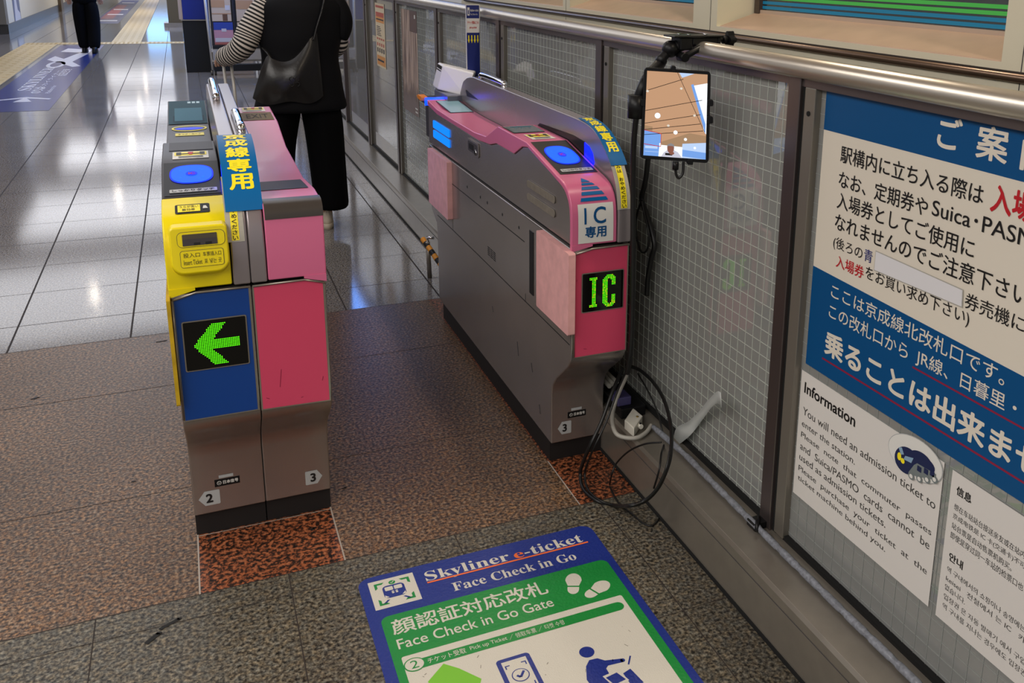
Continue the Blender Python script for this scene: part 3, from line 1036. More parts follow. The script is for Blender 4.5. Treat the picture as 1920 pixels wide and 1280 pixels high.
def onface(u, v, e=.0022):
    p = L0.lerp(L1, u).lerp(L3.lerp(L2, u), v)
    nn = (L1 - L0).cross(L3 - L0).normalized()
    return p + nn * (e if nn.x < 0 else -e)
for v0, v1 in ((.07, .20), (.24, .28)):
    vb.add([onface(.15, v0), onface(.9, v0), onface(.9, v1), onface(.15, v1)], [(0, 1, 2, 3)], M_blk)
vb.build('vent', rbo, fix=False)
bs = MB()
bs.box(1.07, 1.20, 4.17, 4.42, .985, 1.02, mat('reader_base', (96, 98, 112), .3))
bs.build('base', FR, bevel=.004)
SS = thing('sign_stand', (1.23, 4.3, .985), 'narrow tall navy sign board with yellow arrows standing behind the white reader', 'sign')
KF = plane_fn((1.2035, 4.297, 0), (1, 0, 0), (0, 0, 1), (0, -1, 0))
sb = MB()
sb.box(1.2, 1.266, 4.30, 4.312, .985, 1.424, M_white)
sb.build('board', SS)
B = Board(KF)
w_ = .058
B.rect(-.003, .985, w_, 1.422, M_navy, 0).rect(-.003, 1.296, w_, 1.362, M_white, 1)
B.rect(.001, 1.375, .012, 1.412, M_white, 1).rect(.004, 1.381, .0085, 1.400, M_navy, 2)
B.text(serif('Skyliner e-ticket'), .015, 1.391, .055, 1.404, M_white, 1, .004).text('Face Check in Go', .017, 1.377, .05, 1.385, M_white, 1)
B.text('チケット受取はこちら', .001, 1.336, .055, 1.350, M_red, 2, .02).text('pick up ticket', .01, 1.313, .045, 1.325, M_red, 2, .02)
for i in range(4):
    u = .006 + i * .0145
    B.poly([(u - .0025, 1.284), (u + .0025, 1.284), (u + .0025, 1.264), (u + .005, 1.264), (u, 1.247), (u - .005, 1.264), (u - .0025, 1.264)], M_signyel, 1)
B.mb.build('print', SS, fix=False)

# ------------------------------------------------------------------ glass partition
XG = 1.322
PL = MB()
PL.prism([(1.178, 0.0), (1.178, .155), (1.184, .166), (1.30, .167), (1.37, .167), (1.37, 0)], -.6, 40, M_steel, axis=1)
PL.box(1.1745, 1.178, -.6, 40, 0, .012, M_gap)
PL.box(1.1765, 1.178, -.6, 40, .128, .130, M_seam)
struct(PL.build('trim_1', bevel=.003))
GP = thing('glass_partition', (XG, 4, .167), 'long wired glass partition with steel posts on a low steel plinth', 'partition')
posts = [0.655 - 1.17, 0.655] + [1.835 + 1.163 * i for i in range(18)]
posts = posts[1:]
M_post = mat('post_steel', (112, 102, 100), .35, .8)
M_sash = mat('sash_grey', (132, 126, 116), .4, .5)
for i, y in enumerate(posts):
    q = MB()
    q.box(1.297, 1.35, y - .048, y, .167, 1.365, M_post)
    po = q.build('post', GP, bevel=.002)
    if i < 7:
        q = MB()
        q.box(1.306, 1.34, y - .066, y - .048, .167, 1.35, M_gap)
        q.box(1.303, 1.34, y - .10, y - .060, .172, 1.345, M_sash)
        q.build('sash', po, bevel=.002)
        q = MB()
        q.cyl((1.3005, y - .08, 1.285), .006, .003, M_gap, 0, 10)
        q.build('screw', po)
for i in range(len(posts) - 1):
    ya, yb = posts[i] + .0, posts[i + 1] - .10
    q = MB()
    wired = yb < 6.6
    q.box(XG, XG + .006, ya, yb, .17, 1.35, M_glassw if wired else M_glassf)
    pn = q.build('pane', GP)
    if wired:
        q = MB()
        t = (.0006 if yb < 1.9 else .0008) if yb < 4.2 else .0005
        mw = M_wiren if yb < 1.9 else M_wire
        k = math.ceil(ya / .0362)
        while k * .0362 < yb:
            q.box(XG - .0012, XG - .0002, k * .0362 - t, k * .0362 + t, .172, 1.348, mw)
            k += 1
        z = .19
        while z < 1.345:
            q.box(XG - .0012, XG - .0002, ya, yb, z - t, z + t, mw)
            z += .0354
        q.build('wire_mesh', pn, fix=False)
q = MB()
q.box(1.303, 1.335, -.5, 22.5, 1.345, 1.366, M_post)
q.build('head_rail', GP)
q = MB()
q.box(1.308, 1.34, -.5, 22.5, .165, .18, M_gap)
q.build('sill_gasket', GP)
hr = MB()
hr.tube([(1.295, y_, 1.389) for y_ in (-.6, 2.9, 2.91, 5.4, 5.41, 23)], [.025, .025, .0245, .0245, .025, .025], mat('handrail_steel', (206, 198, 186), .33, .85), 28)
tag(hr.build('handrail'), 'round stainless steel handrail on top of the glass partition', 'handrail')

# ------------------------------------------------------------------ wall with windows behind the partition
WX = 1.70
wr = MB()
wr.box(WX, 1.78, -1, 6.2, 0, 1.415, M_wallb)
for y0, y1 in ((2.86, 3.03), (4.25, 4.34), (1.4, 1.575), (.2, .35), (5.45, 5.6)):
    wr.box(WX, 1.92, y0, y1, 1.415, 3.0, M_wallb)
wr.box(WX, 1.95, 6.05, 6.2, 1.415, 3.0, M_wallb)
wr.box(1.74, 1.95, -1, 6.2, 1.0, 1.40, M_wallb)
wr.box(WX - .001, WX, -1, 6.2, 1.338, 1.341, M_grout)
for y in (1.515, 2.905, 4.30):
    wr.box(WX - .001, WX, y - .001, y + .001, 0, 2.9, M_seam)
struct(wr.build('wall_right'))
lg = MB()
lg.tube([(1.695, -1, 1.384), (1.695, 6.1, 1.384)], .011, mat('ledge_bar', (112, 92, 78), .3, .7), 12)
lg.box(1.692, 1.70, -1, 6.1, 1.392, 1.398, M_grout)
struct(lg.build('trim_2'))
M_sfr = mat('window_frame', (186, 166, 150), .4)
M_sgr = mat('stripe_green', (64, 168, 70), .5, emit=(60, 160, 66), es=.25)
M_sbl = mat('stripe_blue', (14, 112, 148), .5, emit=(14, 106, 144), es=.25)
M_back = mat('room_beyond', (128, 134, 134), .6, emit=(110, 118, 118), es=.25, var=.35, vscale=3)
for n_, (y0, y1) in enumerate(((1.575, 2.84), (3.03, 4.25), (.35, 1.4), (4.34, 5.45))):
    wn = MB()
    wn.prism([(WX, 1.414), (WX + .002, 1.418), (1.845, 1.462), (1.86, 1.462), (1.86, 1.41)], y0, y1, M_sill, axis=1)
    # the prism profile is (x, z)
    fo = struct(wn.build('window_%d' % (n_ + 1)))
    q = MB()
    q.box(1.845, 1.87, y0, y1, 1.46, 1.474, M_sfr)
    for yy in (y0, y1 - .03):
        q.box(1.84, 1.87, yy, yy + .03, 1.462, 2.4, mat('window_bead', (66, 52, 46), .4))
    q.build('window_frame', fo)
    q = MB()
    q.box(1.856, 1.86, y0 + .03, y1 - .03, 1.474, 2.4, M_wglass)
    z = 1.478
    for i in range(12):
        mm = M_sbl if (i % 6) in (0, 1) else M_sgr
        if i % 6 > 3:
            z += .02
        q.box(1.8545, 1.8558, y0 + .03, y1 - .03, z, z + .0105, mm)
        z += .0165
    q.build('striped_pane', fo)
    q = MB()
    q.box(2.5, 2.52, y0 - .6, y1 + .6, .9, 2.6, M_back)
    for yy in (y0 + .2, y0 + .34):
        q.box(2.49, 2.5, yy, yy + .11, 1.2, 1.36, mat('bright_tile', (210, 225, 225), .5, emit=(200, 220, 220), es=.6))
    q.build('view_beyond', fo)

# ------------------------------------------------------------------ signs and papers on the glass
KS = (XG - .0025) / 1.308
def glass_board(layer0=0):
    def fn(a, b_, l):
        return Vector((1.308 * KS - (l + layer0) * .0006, -a * KS, CAMH + (b_ - CAMH) * KS))
    return Board(fn)
B = glass_board()
UL, UR = -1.700, -.78
B.rect(UL, .680, UR, 1.354, M_beige, 0).rect(UL, 1.257, UR, 1.354, M_boardblue, 1).poly([(UL, .68), (UR, .68), (UR, .905), (UL, .930)], M_boardblue, 1)
B.text('ご', -1.345, 1.281, -1.283, 1.343, M_beige, 2, .018).text('案', -1.245, 1.279, -1.171, 1.342, M_beige, 2, .018).text('内', -1.142, 1.277, -1.07, 1.342, M_beige, 2, .018)
B.text('駅構内に立ち入る際は', -1.632, 1.194, -1.214, 1.233, M_ink, 2, .006)
B.text('入場券が必要です', -1.196, 1.188, -.80, 1.242, M_red, 2, .022)
B.text('なお、定期券や', -1.631, 1.137, -1.350, 1.176, M_ink, 2, .006).text('Suica･PASMOは', -1.338, 1.144, -1.0, 1.180, M_ink, 2, .004)
B.text('入場券としてご使用に', -1.631, 1.088, -1.220, 1.127, M_ink, 2, .006)
B.text('なれませんのでご注意下さい', -1.632, 1.038, -1.085, 1.078, M_ink, 2, .006)
B.text('(後ろの', -1.632, .991, -1.53, 1.023, M_ink, 2, .0).text('青', -1.524, .996, -1.497, 1.024, M_navy, 2, .004)
B.text('券売機にて', -1.228, .990, -1.05, 1.022, M_ink, 2, .002)
B.text('入場券', -1.617, .953, -1.52, .982, M_red, 2, .008).text('をお買い求め下さい)', -1.514, .953, -1.212, .988, M_ink, 2, .002)
B.text('ここは京成線北改札口です。', -1.625, .876, -1.113, .911, M_beige, 2, .004)
B.text('この改札口から', -1.627, .826, -1.362, .861, M_beige, 2, .004).text('JR線、日暮里・舎人', -1.338, .826, -.985, .864, M_beige, 2, .004)
B.text('乗ることは出来ません', -1.633, .733, -.93, .795, M_beige, 2, .026)
B.rect(-1.638, .717, UR + .01, .7215, M_crim, 2).rect(-1.345, .8165, UR + .01, .8205, M_crim, 2)
o = tag(B.mb.build('information_board', fix=False), 'large blue and beige notice board with Japanese text on the glass', 'sign')
B = glass_board(3)
B.poly([(-1.488, .984), (-1.231, .988), (-1.234, 1.024), (-1.488, 1.029)], M_grey, 0).poly([(-1.486, .986), (-1.233, .990), (-1.236, 1.022), (-1.486, 1.027)], mat('patch_white', (226, 224, 226), .5), 1)
B.mb.build('blank_patch', o, fix=False)
B = glass_board()
B.poly([(-1.712, .322), (-1.2285, .327), (-1.2305, .659), (-1.713, .658)], M_paper, 0)
B.text('Information', -1.697, .604, -1.503, .633, M_ink, 1, .018)
G_ = mat('grey_ink', (60, 58, 56), .6)
for t, u1, v0, v1 in (('You will need an admission ticket to', -1.241, .547, .567), ('enter the station.', -1.492, .515, .531), ('Please  note  that  commuter  passes', -1.243, .481, .5), ('and  Suica/PASMO  cards  cannot  be', -1.244, .452, .471),
                      ('used as admission tickets.', -1.375, .423, .441), ('Please  purchase  your  ticket  at  the', -1.243, .389, .408), ('ticket machine behind you.', -1.368, .363, .381)):
    B.text(t, -1.696, v0, u1, v1, G_, 1)
tag(B.mb.build('notice_sheet', fix=False), 'white paper headed Information in English on the glass', 'notice')
B = glass_board(3)
B.ell(-1.310, .628, .081, .046, M_ltgrey, 0, 40, .12).ell(-1.310, .628, .079, .0445, M_white, 1, 40, .12)
NV = mat('train_navy', (24, 34, 78), .5)
B.ell(-1.331, .612, .037, .029, NV, 2.6, 30, .45).ell(-1.292, .632, .033, .019, NV, 2.3, 30, .1).ell(-1.275, .632, .024, .014, NV, 2)
GYT = mat('train_grey', (120, 128, 128), .5)
B.poly([(-1.322, .589), (-1.300, .592), (-1.249, .612), (-1.246, .626), (-1.30, .622), (-1.308, .614)], GYT, 3)
for u in (-1.298, -1.279, -1.262):
    B.rect(u, .607 + (u + 1.298) * .25, u + .012, .619 + (u + 1.298) * .25, NV, 4)
for u, v in ((-1.312, .586), (-1.289, .592), (-1.268, .602), (-1.248, .613)):
    B.ell(u, v, .009, .008, GYT, 4, 16).ell(u, v, .005, .0045, M_white, 5, 14)
LB_ = mat('train_glass', (140, 170, 195), .4)
B.poly([(-1.357, .630), (-1.347, .634), (-1.339, .622), (-1.348, .617)], LB_, 4).poly([(-1.335, .621), (-1.311, .628), (-1.316, .614), (-1.339, .611)], LB_, 4)
B.ell(-1.352, .611, .006, .009, M_signyel, 4, 16).ell(-1.341, .606, .006, .006, M_signyel, 4, 16)
tag(B.mb.build('train_sticker', fix=False), 'oval white sticker of a cartoon train on the English notice sheet', 'sticker')
B = glass_board()
B.poly([(-1.207, .323), (-.735, .325), (-.735, .655), (-1.208, .656)], M_paper, 0)
B.text('信息', -1.192, .611, -1.153, .631, M_ink, 1, .02)
for t, u1, v0, v1 in (('想在车站站台接送亲友或在站内', -1.018, .577, .591), ('京成电铁是 IC 卡(交通卡)不可作', -1.0, .556, .570), ('站台票是自动售票机购买。', -1.042, .535, .549), ('即使是穿过同一车站的检票口也', -1.012, .513, .528)):
    B.text(t, -1.193, v0, u1, v1, G_, 1)
B.text('안내', -1.190, .464, -1.153, .483, M_ink, 1, .02)
for t, u1, v0, v1 in (('역 구내에서의 쇼핑이나 송영에는', -.995, .437, .450), ('keisei   전철에서 는 IC   카드', -.975, .416, .429), ('없습니다.', -1.137, .396, .409), ('입장권 은 자동 발매기 에서 구입', -.985, .374, .387), ('역 구내를 지나는 경우에도 입장권', -.98, .352, .365)):
    B.text(t, -1.191, v0, u1, v1, G_, 1)
tag(B.mb.build('notice_sheet', fix=False), 'white paper with Chinese and Korean text right of the English notice', 'notice')
# two posters farther along the glass
B = glass_board()
y0, y1, z0, z1 = -7.188, -6.84, .853, 1.319
B.rect(y0, z0, y1, z1, mat('poster_cream', (228, 208, 172), .5), 0)
OR1, OR2 = mat('poster_orange', (222, 150, 70), .5), mat('poster_red', (190, 84, 62), .5)
def pr(a, b_, c_, d_, m, l=1):
    B.rect(y0 + (y1 - y0) * a, z0 + (z1 - z0) * b_, y0 + (y1 - y0) * c_, z0 + (z1 - z0) * d_, m, l)
pr(.06, .93, .94, .965, OR2)
pr(.06, .79, .94, .86, OR2)
pr(.06, .70, .94, .79, OR1)
pr(.1, .74, .9, .76, M_seam, 2)
for i in range(6):
    pr(.12, .63 - i * .027, .5 + .06 * (i % 3), .642 - i * .027, M_seam)
for i in range(4):
    pr(.1 + .22 * i, .43, .25 + .22 * i, .46, OR2)
    pr(.1 + .22 * i, .33, .22 + .22 * i, .38, OR2)
    pr(.1 + .22 * i, .23, .22 + .22 * i, .30, M_seam)
pr(.06, .03, .94, .18, OR1)
pr(.12, .09, .8, .12, M_seam, 2)
tag(B.mb.build('poster', fix=False), 'narrow orange and cream poster with small text on the far glass', 'poster')
B = glass_board()
y0, y1, z0, z1 = -6.27, -5.815, .657, 1.318
M_photo = bpy.data.materials.new('waterfall_print')
M_photo.use_nodes = True
nt = M_photo.node_tree
tc, mp = nt.nodes.new('ShaderNodeTexCoord'), nt.nodes.new('ShaderNodeMapping')
mp.inputs['Scale'].default_value = (1, 14, 2.2)
nz, rp = nt.nodes.new('ShaderNodeTexNoise'), nt.nodes.new('ShaderNodeValToRGB')
nz.inputs['Scale'].default_value, nz.inputs['Detail'].default_value = 1.6, 8
e = rp.color_ramp.elements
e[0].position, e[0].color = .3, lin((92, 58, 40)) + (1,)
e[1].position, e[1].color = .68, lin((214, 186, 166)) + (1,)
nt.links.new(tc.outputs['Object'], mp.inputs['Vector'])
nt.links.new(mp.outputs['Vector'], nz.inputs['Vector'])
nt.links.new(nz.outputs['Fac'], rp.inputs['Fac'])
nt.links.new(rp.outputs['Color'], nt.nodes['Principled BSDF'].inputs['Base Color'])
nt.nodes['Principled BSDF'].inputs['Roughness'].default_value = .35
B.rect(y0, z0, y1, z1, M_photo, 0)
BR1, BR2 = mat('print_brown', (92, 62, 50), .4), mat('print_taupe', (124, 104, 96), .4)
pr(.55, .80, 1.0, 1.0, BR1)
pr(0.0, 0.0, 1.0, .15, BR2)
P = [(0, .32)]
rn = random.Random(3)
x = 0
while x < .95:
    P += [(x + .03, .22 + rn.random() * .12), (x + .08, .13 + rn.random() * .04)]
    x += .11
P += [(1, .12), (1, 0), (0, 0)]
B.poly([(y0 + (y1 - y0) * a, z0 + (z1 - z0) * b_) for a, b_ in P], BR2, 2)
pr(.86, .93, .93, .965, M_white, 3)
for i in range(2):
    pr(.78, .03 + i * .035, .93, .045 + i * .035, M_white, 3)
tag(B.mb.build('poster', fix=False), 'brown photographic waterfall poster with torn edges on the far glass', 'poster')

# ------------------------------------------------------------------ tablet on its clamp mount
TB_ = thing('tablet', (1.14, 2.1, 1.24), 'black framed tablet showing a selfie view of the ceiling, clamped to the handrail', 'tablet')
TL, TR, BR_, BL = (at(1208, 126, 1, 2.13), at(1333, 134, 1, 2.07), at(1329, 306, 1, 2.07), at(1200, 297, 1, 2.13))
nrm = (TR - TL).cross(BL - TL).normalized()
if nrm.y > 0:
    nrm = -nrm
def tp(u, v, e=0.0):
    return TL.lerp(TR, u).lerp(BL.lerp(BR_, u), v) + nrm * e
def slab(mb, pts, e0, e1, m):
    n_ = len(pts)
    vv = [tp(u, v, e0) for u, v in pts] + [tp(u, v, e1) for u, v in pts]
    mb.add(vv, [tuple(range(n_)), tuple(range(2 * n_ - 1, n_ - 1, -1))] + [(i, i + n_, (i + 1) % n_ + n_, (i + 1) % n_) for i in range(n_)], m)
def rru(u0, v0, u1, v1, r_):
    P = []
    for cu, cv_, a0 in ((u1 - r_, v1 - r_, 0), (u0 + r_, v1 - r_, 90), (u0 + r_, v0 + r_, 180), (u1 - r_, v0 + r_, 270)):
        for k_ in range(5):
            a_ = math.radians(a0 + 22.5 * k_)
            P.append((cu + r_ * math.cos(a_), cv_ + r_ * math.sin(a_)))
    return P
q = MB()
slab(q, rru(0, 0, 1, 1, .05), -.008, .0, M_blk)
q.build('frame', TB_, bevel=.001)
SB = Board(lambda u, v, l: tp(.045 + u * .905, .035 + (1 - v) * .925, .0008 + l * .0003))
def em(name, rgb, s_=1.0):
    return mat('screen_' + name, (12, 12, 12), .15, emit=rgb, es=s_)
E_tan, E_tan2, E_wh, E_bl, E_lb, E_ln = em('tan', (222, 172, 132), .72), em('tan_dark', (196, 156, 118), .66), em('white', (245, 250, 255), 1.1), em('blue', (120, 168, 240), .9), em('pale', (190, 214, 250), .95), mat('screen_line', (40, 22, 14), .2)
E_rd = em('red', (220, 60, 60), .7)
SB.rect(0, 0, 1, 1, E_tan, 0)
SB.poly([(0, 0), (1, 0), (1, .28), (0, .36)], E_tan2, 1)
SB.poly([(0, 0), (.28, 0), (.27, .27), (0, .31)], E_bl, 2).poly([(.6, 0), (1, 0), (1, .2), (.62, .17)], E_lb, 2).poly([(.24, 0), (.62, 0), (.62, .13), (.25, .14)], E_wh, 3)
SB.poly([(.62, .02), (1, .0), (1, .08), (.62, .1)], E_bl, 4)
SB.poly([(.53, 1.0), (.78, 1.0), (.58, .945)], E_lb, 2)
SB.poly([(.76, .86), (1, .9), (1, .3), (.955, .34), (.9, .6)], E_wh, 3).poly([(.73, .87), (.77, .88), (.985, .42), (.985, .3)], E_bl, 4)
for u0, v0, u1, v1 in ((0, .77, .6, .93), (0, .535, .92, .70), (0, .385, .9, .53), (0, .31, .9, .42), (.5, 1, .97, .33), (0, .25, .95, .34)):
    SB.line(u0, v0, u1, v1, .007, E_ln, 5)
for u, v, r_ in ((.2, .485, .045), (.5, .30, .032), (.665, .225, .024), (.26, .15, .016), (.82, .13, .02)):
    SB.ell(u, v, r_ * 1.05, r_ * .75, E_wh, 6, 20)
for u, v in ((.57, .82), (.38, .375), (.80, .515), (.02, .765)):
    SB.ell(u, v, .022, .014, em('ring', (230, 220, 205), .9), 6, 14)
for u0, v0, u1, v1 in ((0, .305, .27, .275), (.27, .275, .27, .12), (0, .14, .27, .12)):
    SB.line(u0, v0, u1, v1, .008, E_rd, 6)
HR, SK, CL = em('hair', (150, 146, 148), .8), em('face', (150, 92, 74), .8), em('shirt', (206, 206, 222), .9)
SB.poly([(.28, 0), (.62, 0), (.55, .065), (.48, .09), (.38, .085), (.32, .05)], CL, 7).ell(.43, .105, .055, .058, SK, 8, 20).poly([(.37, .11), (.375, .15), (.43, .17), (.48, .155), (.49, .11), (.465, .135), (.39, .135)], HR, 9)
SB.rect(.345, .022, .46, .048, M_ink, 9).ell(.45, .05, .04, .02, SK, 10, 14)
SB.rect(.02, .05, .25, .055, E_lb, 5).rect(.02, .09, .22, .12, E_lb, 5)
SB.mb.build('screen', TB_, fix=False)
MN = thing('tablet_mount', (1.29, 2.25, 1.42), 'black clamp mount with jointed arm gripping the steel handrail above the tablet', 'tablet mount')
YC = 2.27
def cp(px, py):
    return at(px, py, 1, YC)
pl, pr_, kn = cp(1254, 70), cp(1346, 62), cp(1367, 73)
zt = max(pl.z, 1.424) + .006
q = MB()
q.box(pl.x, pr_.x, YC - .035, YC + .035, zt - .006, zt, M_blk)
q.box(pl.x + .022, pl.x + .060, YC - .028, YC + .028, zt - .040, zt - .005, M_blk)
q.box(pl.x + .060, pr_.x - .014, YC - .028, YC + .028, zt - .026, zt - .005, M_blk)
q.box(pr_.x - .016, pr_.x - .006, YC - .030, YC + .030, zt - .075, zt - .005, M_blk)
q.build('clamp', MN, bevel=.003)
for k_ in (.25, .36, .70, .78):
    q = MB()
    q.cyl((pl.x + (pr_.x - pl.x) * k_, YC + (.014 if k_ in (.25, .78) else -.012), zt), .005, .003, M_chrome, 2, 12)
    q.build('bolt', MN)
q = MB()
zk = zt - .014
q.tube([(pr_.x - .012, YC, zk), (kn.x, YC, zk)], .006, M_blk, 12)
kb = []
for i in range(32):
    a_ = 2 * math.pi * i / 32
    r_ = .019 + .005 * math.cos(4 * a_)
    kb.append((YC + r_ * math.cos(a_), zk + r_ * math.sin(a_)))
q.prism(kb, kn.x - .008, kn.x + .012, M_blk, axis=0)
q.tube([(kn.x - .022, YC, zk), (kn.x - .008, YC, zk)], .012, M_blk, 14)
q.build('screw_knob', MN, bevel=.002)
bj = cp(1257, 92)
q = MB()
q.tube([(pl.x + .058, YC, zt - .022), (bj.x, YC, bj.z)], [.016, .020], M_blk, 18)
q.ball(tuple(bj), .024, M_blk)
q.build('ball_joint', MN)
q = MB()
l0, l1 = cp(1271, 105), cp(1301, 87)
q.tube([(l0.x, YC - .034, l0.z), (l1.x, YC - .040, l1.z)], [.010, .008], M_blk, 12)
q.cyl((l0.x, YC - .045, l0.z), .013, .035, M_blk, 1, 14)
q.build('lever', MN, bevel=.002)
q = MB()
q.tube(smooth_path([bj, cp(1243, 108), cp(1234, 124), tp(.06, .15, -.04), tp(-.06, .38, -.03)], 8), [.013] * 9 + [.0165] * 12 + [.014] * 12, M_blk, 14)
jc = tp(-.075, .44, -.02)
q.tube([jc + Vector((0, 0, .03)), jc + Vector((0, 0, -.03))], .023, M_blk, 14)
q.tube([jc, tp(.12, .46, -.016)], .012, M_blk, 12)
q.build('arm', MN)
for u0, v0, u1, v1 in ((.40, -.035, .47, .03), (.95, .30, 1.045, .37), (.95, .48, 1.045, .56), (-.03, .34, .04, .42), (.68, .97, .77, 1.03)):
    q = MB()
    slab(q, rru(u0, v0, u1, v1, .02), -.014, .004, M_blk)
    q.build('grip_claw', MN, bevel=.001)

# ------------------------------------------------------------------ cables, adapters and tape in the corner
def cable(name, pts, r_, m, label, n_=8, seg=10, cat='cable'):
    q_ = MB()
    q_.tube(smooth_path(pts, n_), r_, m, seg)
    return tag(q_.build(name), label, cat)
V = at
cable('cable_hose', [V(1196, 195, 1, 2.36), V(1189, 260, 1, 2.38), V(1187, 340, 1, 2.40), V(1187, 450, 1, 2.40), V(1186, 560, 1, 2.40), V(1183, 650, 1, 2.40), V(1176, 700, 1, 2.42)], .0085, M_cable,
      'thick black cable hose hanging straight down beside the IC gate')
cable('power_cable', [V(1216, 292, 0, 1.28), V(1210, 340, 0, 1.285), V(1203, 372, 0, 1.285), V(1210, 395, 0, 1.285), V(1220, 425, 0, 1.285), V(1227, 460, 0, 1.285), V(1221, 485, 0, 1.285), V(1215, 520, 0, 1.285), V(1213, 553, 0, 1.285)], .0085, M_cable,
      'black cable bundle running down the glass from under the tablet')
cable('thin_cable', [V(1205, 372, 0, 1.275), V(1196, 395, 0, 1.275), V(1192, 420, 0, 1.275), V(1195, 450, 0, 1.275), V(1203, 472, 0, 1.275), V(1213, 468, 0, 1.275), V(1217, 440, 0, 1.275), V(1208, 400, 0, 1.275), V(1203, 376, 0, 1.275)], .0035, M_cable,
      'thin black cable coiled in a narrow loop on the glass')
q = MB()
a_, b_ = tp(.52, 1.01, -.004), tp(.52, 1.10, -.004)
q.tube([a_, b_], .0085, M_blk, 10)
q.tube(smooth_path([b_, tp(.54, 1.17, -.004), tp(.58, 1.19, -.004), tp(.63, 1.13, -.006), tp(.635, 1.01, -.01)], 6), .0038, M_cable, 8)
tag(q.build('charging_plug'), 'black charging plug and short lead under the tablet', 'plug')
big = [V(x, y, 1, d_) for x, y, d_ in ((1168, 690, 2.52), (1150, 730, 2.46), (1128, 790, 2.42), (1108, 832, 2.40), (1095, 862, 2.43))]
big += [V(x, y, 2, z_) for x, y, z_ in ((1088, 888, .03), (1094, 917, .010), (1118, 938, .008), (1150, 947, .008))]
big += [V(x, y, 0, xx) for x, y, xx in ((1180, 948, 1.045), (1210, 938, 1.085), (1234, 914, 1.11), (1251, 877, 1.13), (1258, 845, 1.155), (1258, 800, 1.20), (1246, 752, 1.24), (1226, 718, 1.26), (1200, 694, 1.265), (1174, 684, 1.24))]
cable('extension_lead', big, .0058, M_cable, 'thick black power cord in a big loop over the plinth and floor', 8, 10)
cable('extension_lead', [p + Vector((.010, -.014, .004)) for p in big[:9]] + [p + Vector((-.010, -.012, .008)) for p in big[9:14]], .0035, M_cable, 'thinner black cord running beside the big cord loop', 8, 8)
cable('thin_cable', [V(1143, 908, 2, .004), V(1147, 890, 0, 1.10), V(1156, 868, 0, 1.115), V(1180, 845, 0, 1.13), V(1210, 832, 0, 1.15), V(1240, 829, 0, 1.18)], .0028, M_cable, 'thin dark lead arching from the orange stone up to the plinth')
cable('thin_cable', [V(1143, 912, 2, .003), V(1158, 940, 2, .003), V(1185, 963, 2, .003), V(1205, 980, 2, .003), V(1222, 985, 2, .003), V(1236, 972, 2, .003)], .0028, M_cable, 'thin dark lead lying on the grey floor by the plinth')
cable('thin_cable', [V(1196, 700, 0, 1.28), V(1216, 735, 0, 1.28), V(1232, 770, 0, 1.28), V(1240, 800, 0, 1.27), V(1245, 830, 0, 1.26), V(1240, 850, 0, 1.20), V(1236, 880, 0, 1.17), V(1226, 915, 0, 1.165)], .003, M_cable, 'thin black lead dropping from the glass over the plinth edge')
cable('grey_hose', [V(1178, 680, 0, 1.24), V(1176, 700, 0, 1.23), V(1163, 730, 0, 1.20), V(1152, 760, 0, 1.18), V(1148, 790, 2, .20), V(1155, 812, 2, .182), V(1172, 820, 2, .176), V(1195, 820, 2, .176), V(1212, 810, 2, .176), V(1221, 797, 2, .178)], .0068, M_grey,
      'light grey curved hose looping on the plinth behind the IC gate', 8, 12)
AD = thing('power_adapter', (1.22, 2.45, .167), 'white plastic adapter block with a cable lug on the plinth', 'adapter')
q = MB()
c0, c1, c2, c3 = V(1171, 787, 2, .20), V(1187, 764, 2, .20), V(1205, 779, 2, .20), V(1189, 803, 2, .20)
vv = [c0, c1, c2, c3] + [p + Vector((0, 0, -.032)) for p in (c0, c1, c2, c3)]
M_ad = mat('adapter_white', (222, 218, 204), .4)
q.add(vv, [(0, 1, 2, 3), (7, 6, 5, 4), (0, 4, 5, 1), (1, 5, 6, 2), (2, 6, 7, 3), (3, 7, 4, 0)], M_ad)
ao = q.build('case', AD, bevel=.003)
q = MB()
lug = c2.lerp(c3, .45)
dv = (c2 - c1).normalized()
q.tube([lug + Vector((0, 0, -.012)) + dv * 0.0, lug + Vector((0, 0, -.012)) + dv * .016], .008, M_ad, 12)
q.tube([lug + Vector((0, 0, -.004)) + dv * .01, lug + Vector((0, 0, -.001)) + dv * .01], .004, M_gap, 10)
q.build('lug', ao)
q = MB()
q.cyl(c1.lerp(c2, .7).lerp(c0.lerp(c3, .7), .3), .004, .003, mat('brass', (170, 140, 70), .3, .8), 2, 12)
q.build('screw', ao)
PW = thing('power_strip', (1.2, 2.6, .167), 'black power strip with pale plugs tucked behind the IC gate', 'power strip')
q = MB()
q.box(1.195, 1.285, 2.50, 2.86, .168, .205, M_blk)
q.build('case', PW, bevel=.004)
for i in range(3):
    q = MB()
    q.tube([(1.215 + .018 * i, 2.64 + .01 * i, .222), (1.215 + .018 * i, 2.76 + .01 * i, .222)], .008, M_grey, 10)
    q.build('plug', PW)
q = MB()
q.box(1.19, 1.24, 2.52, 2.58, .205, .235, mat('plug_indigo', (70, 66, 110), .4))
q.build('plug_block', PW, bevel=.003)
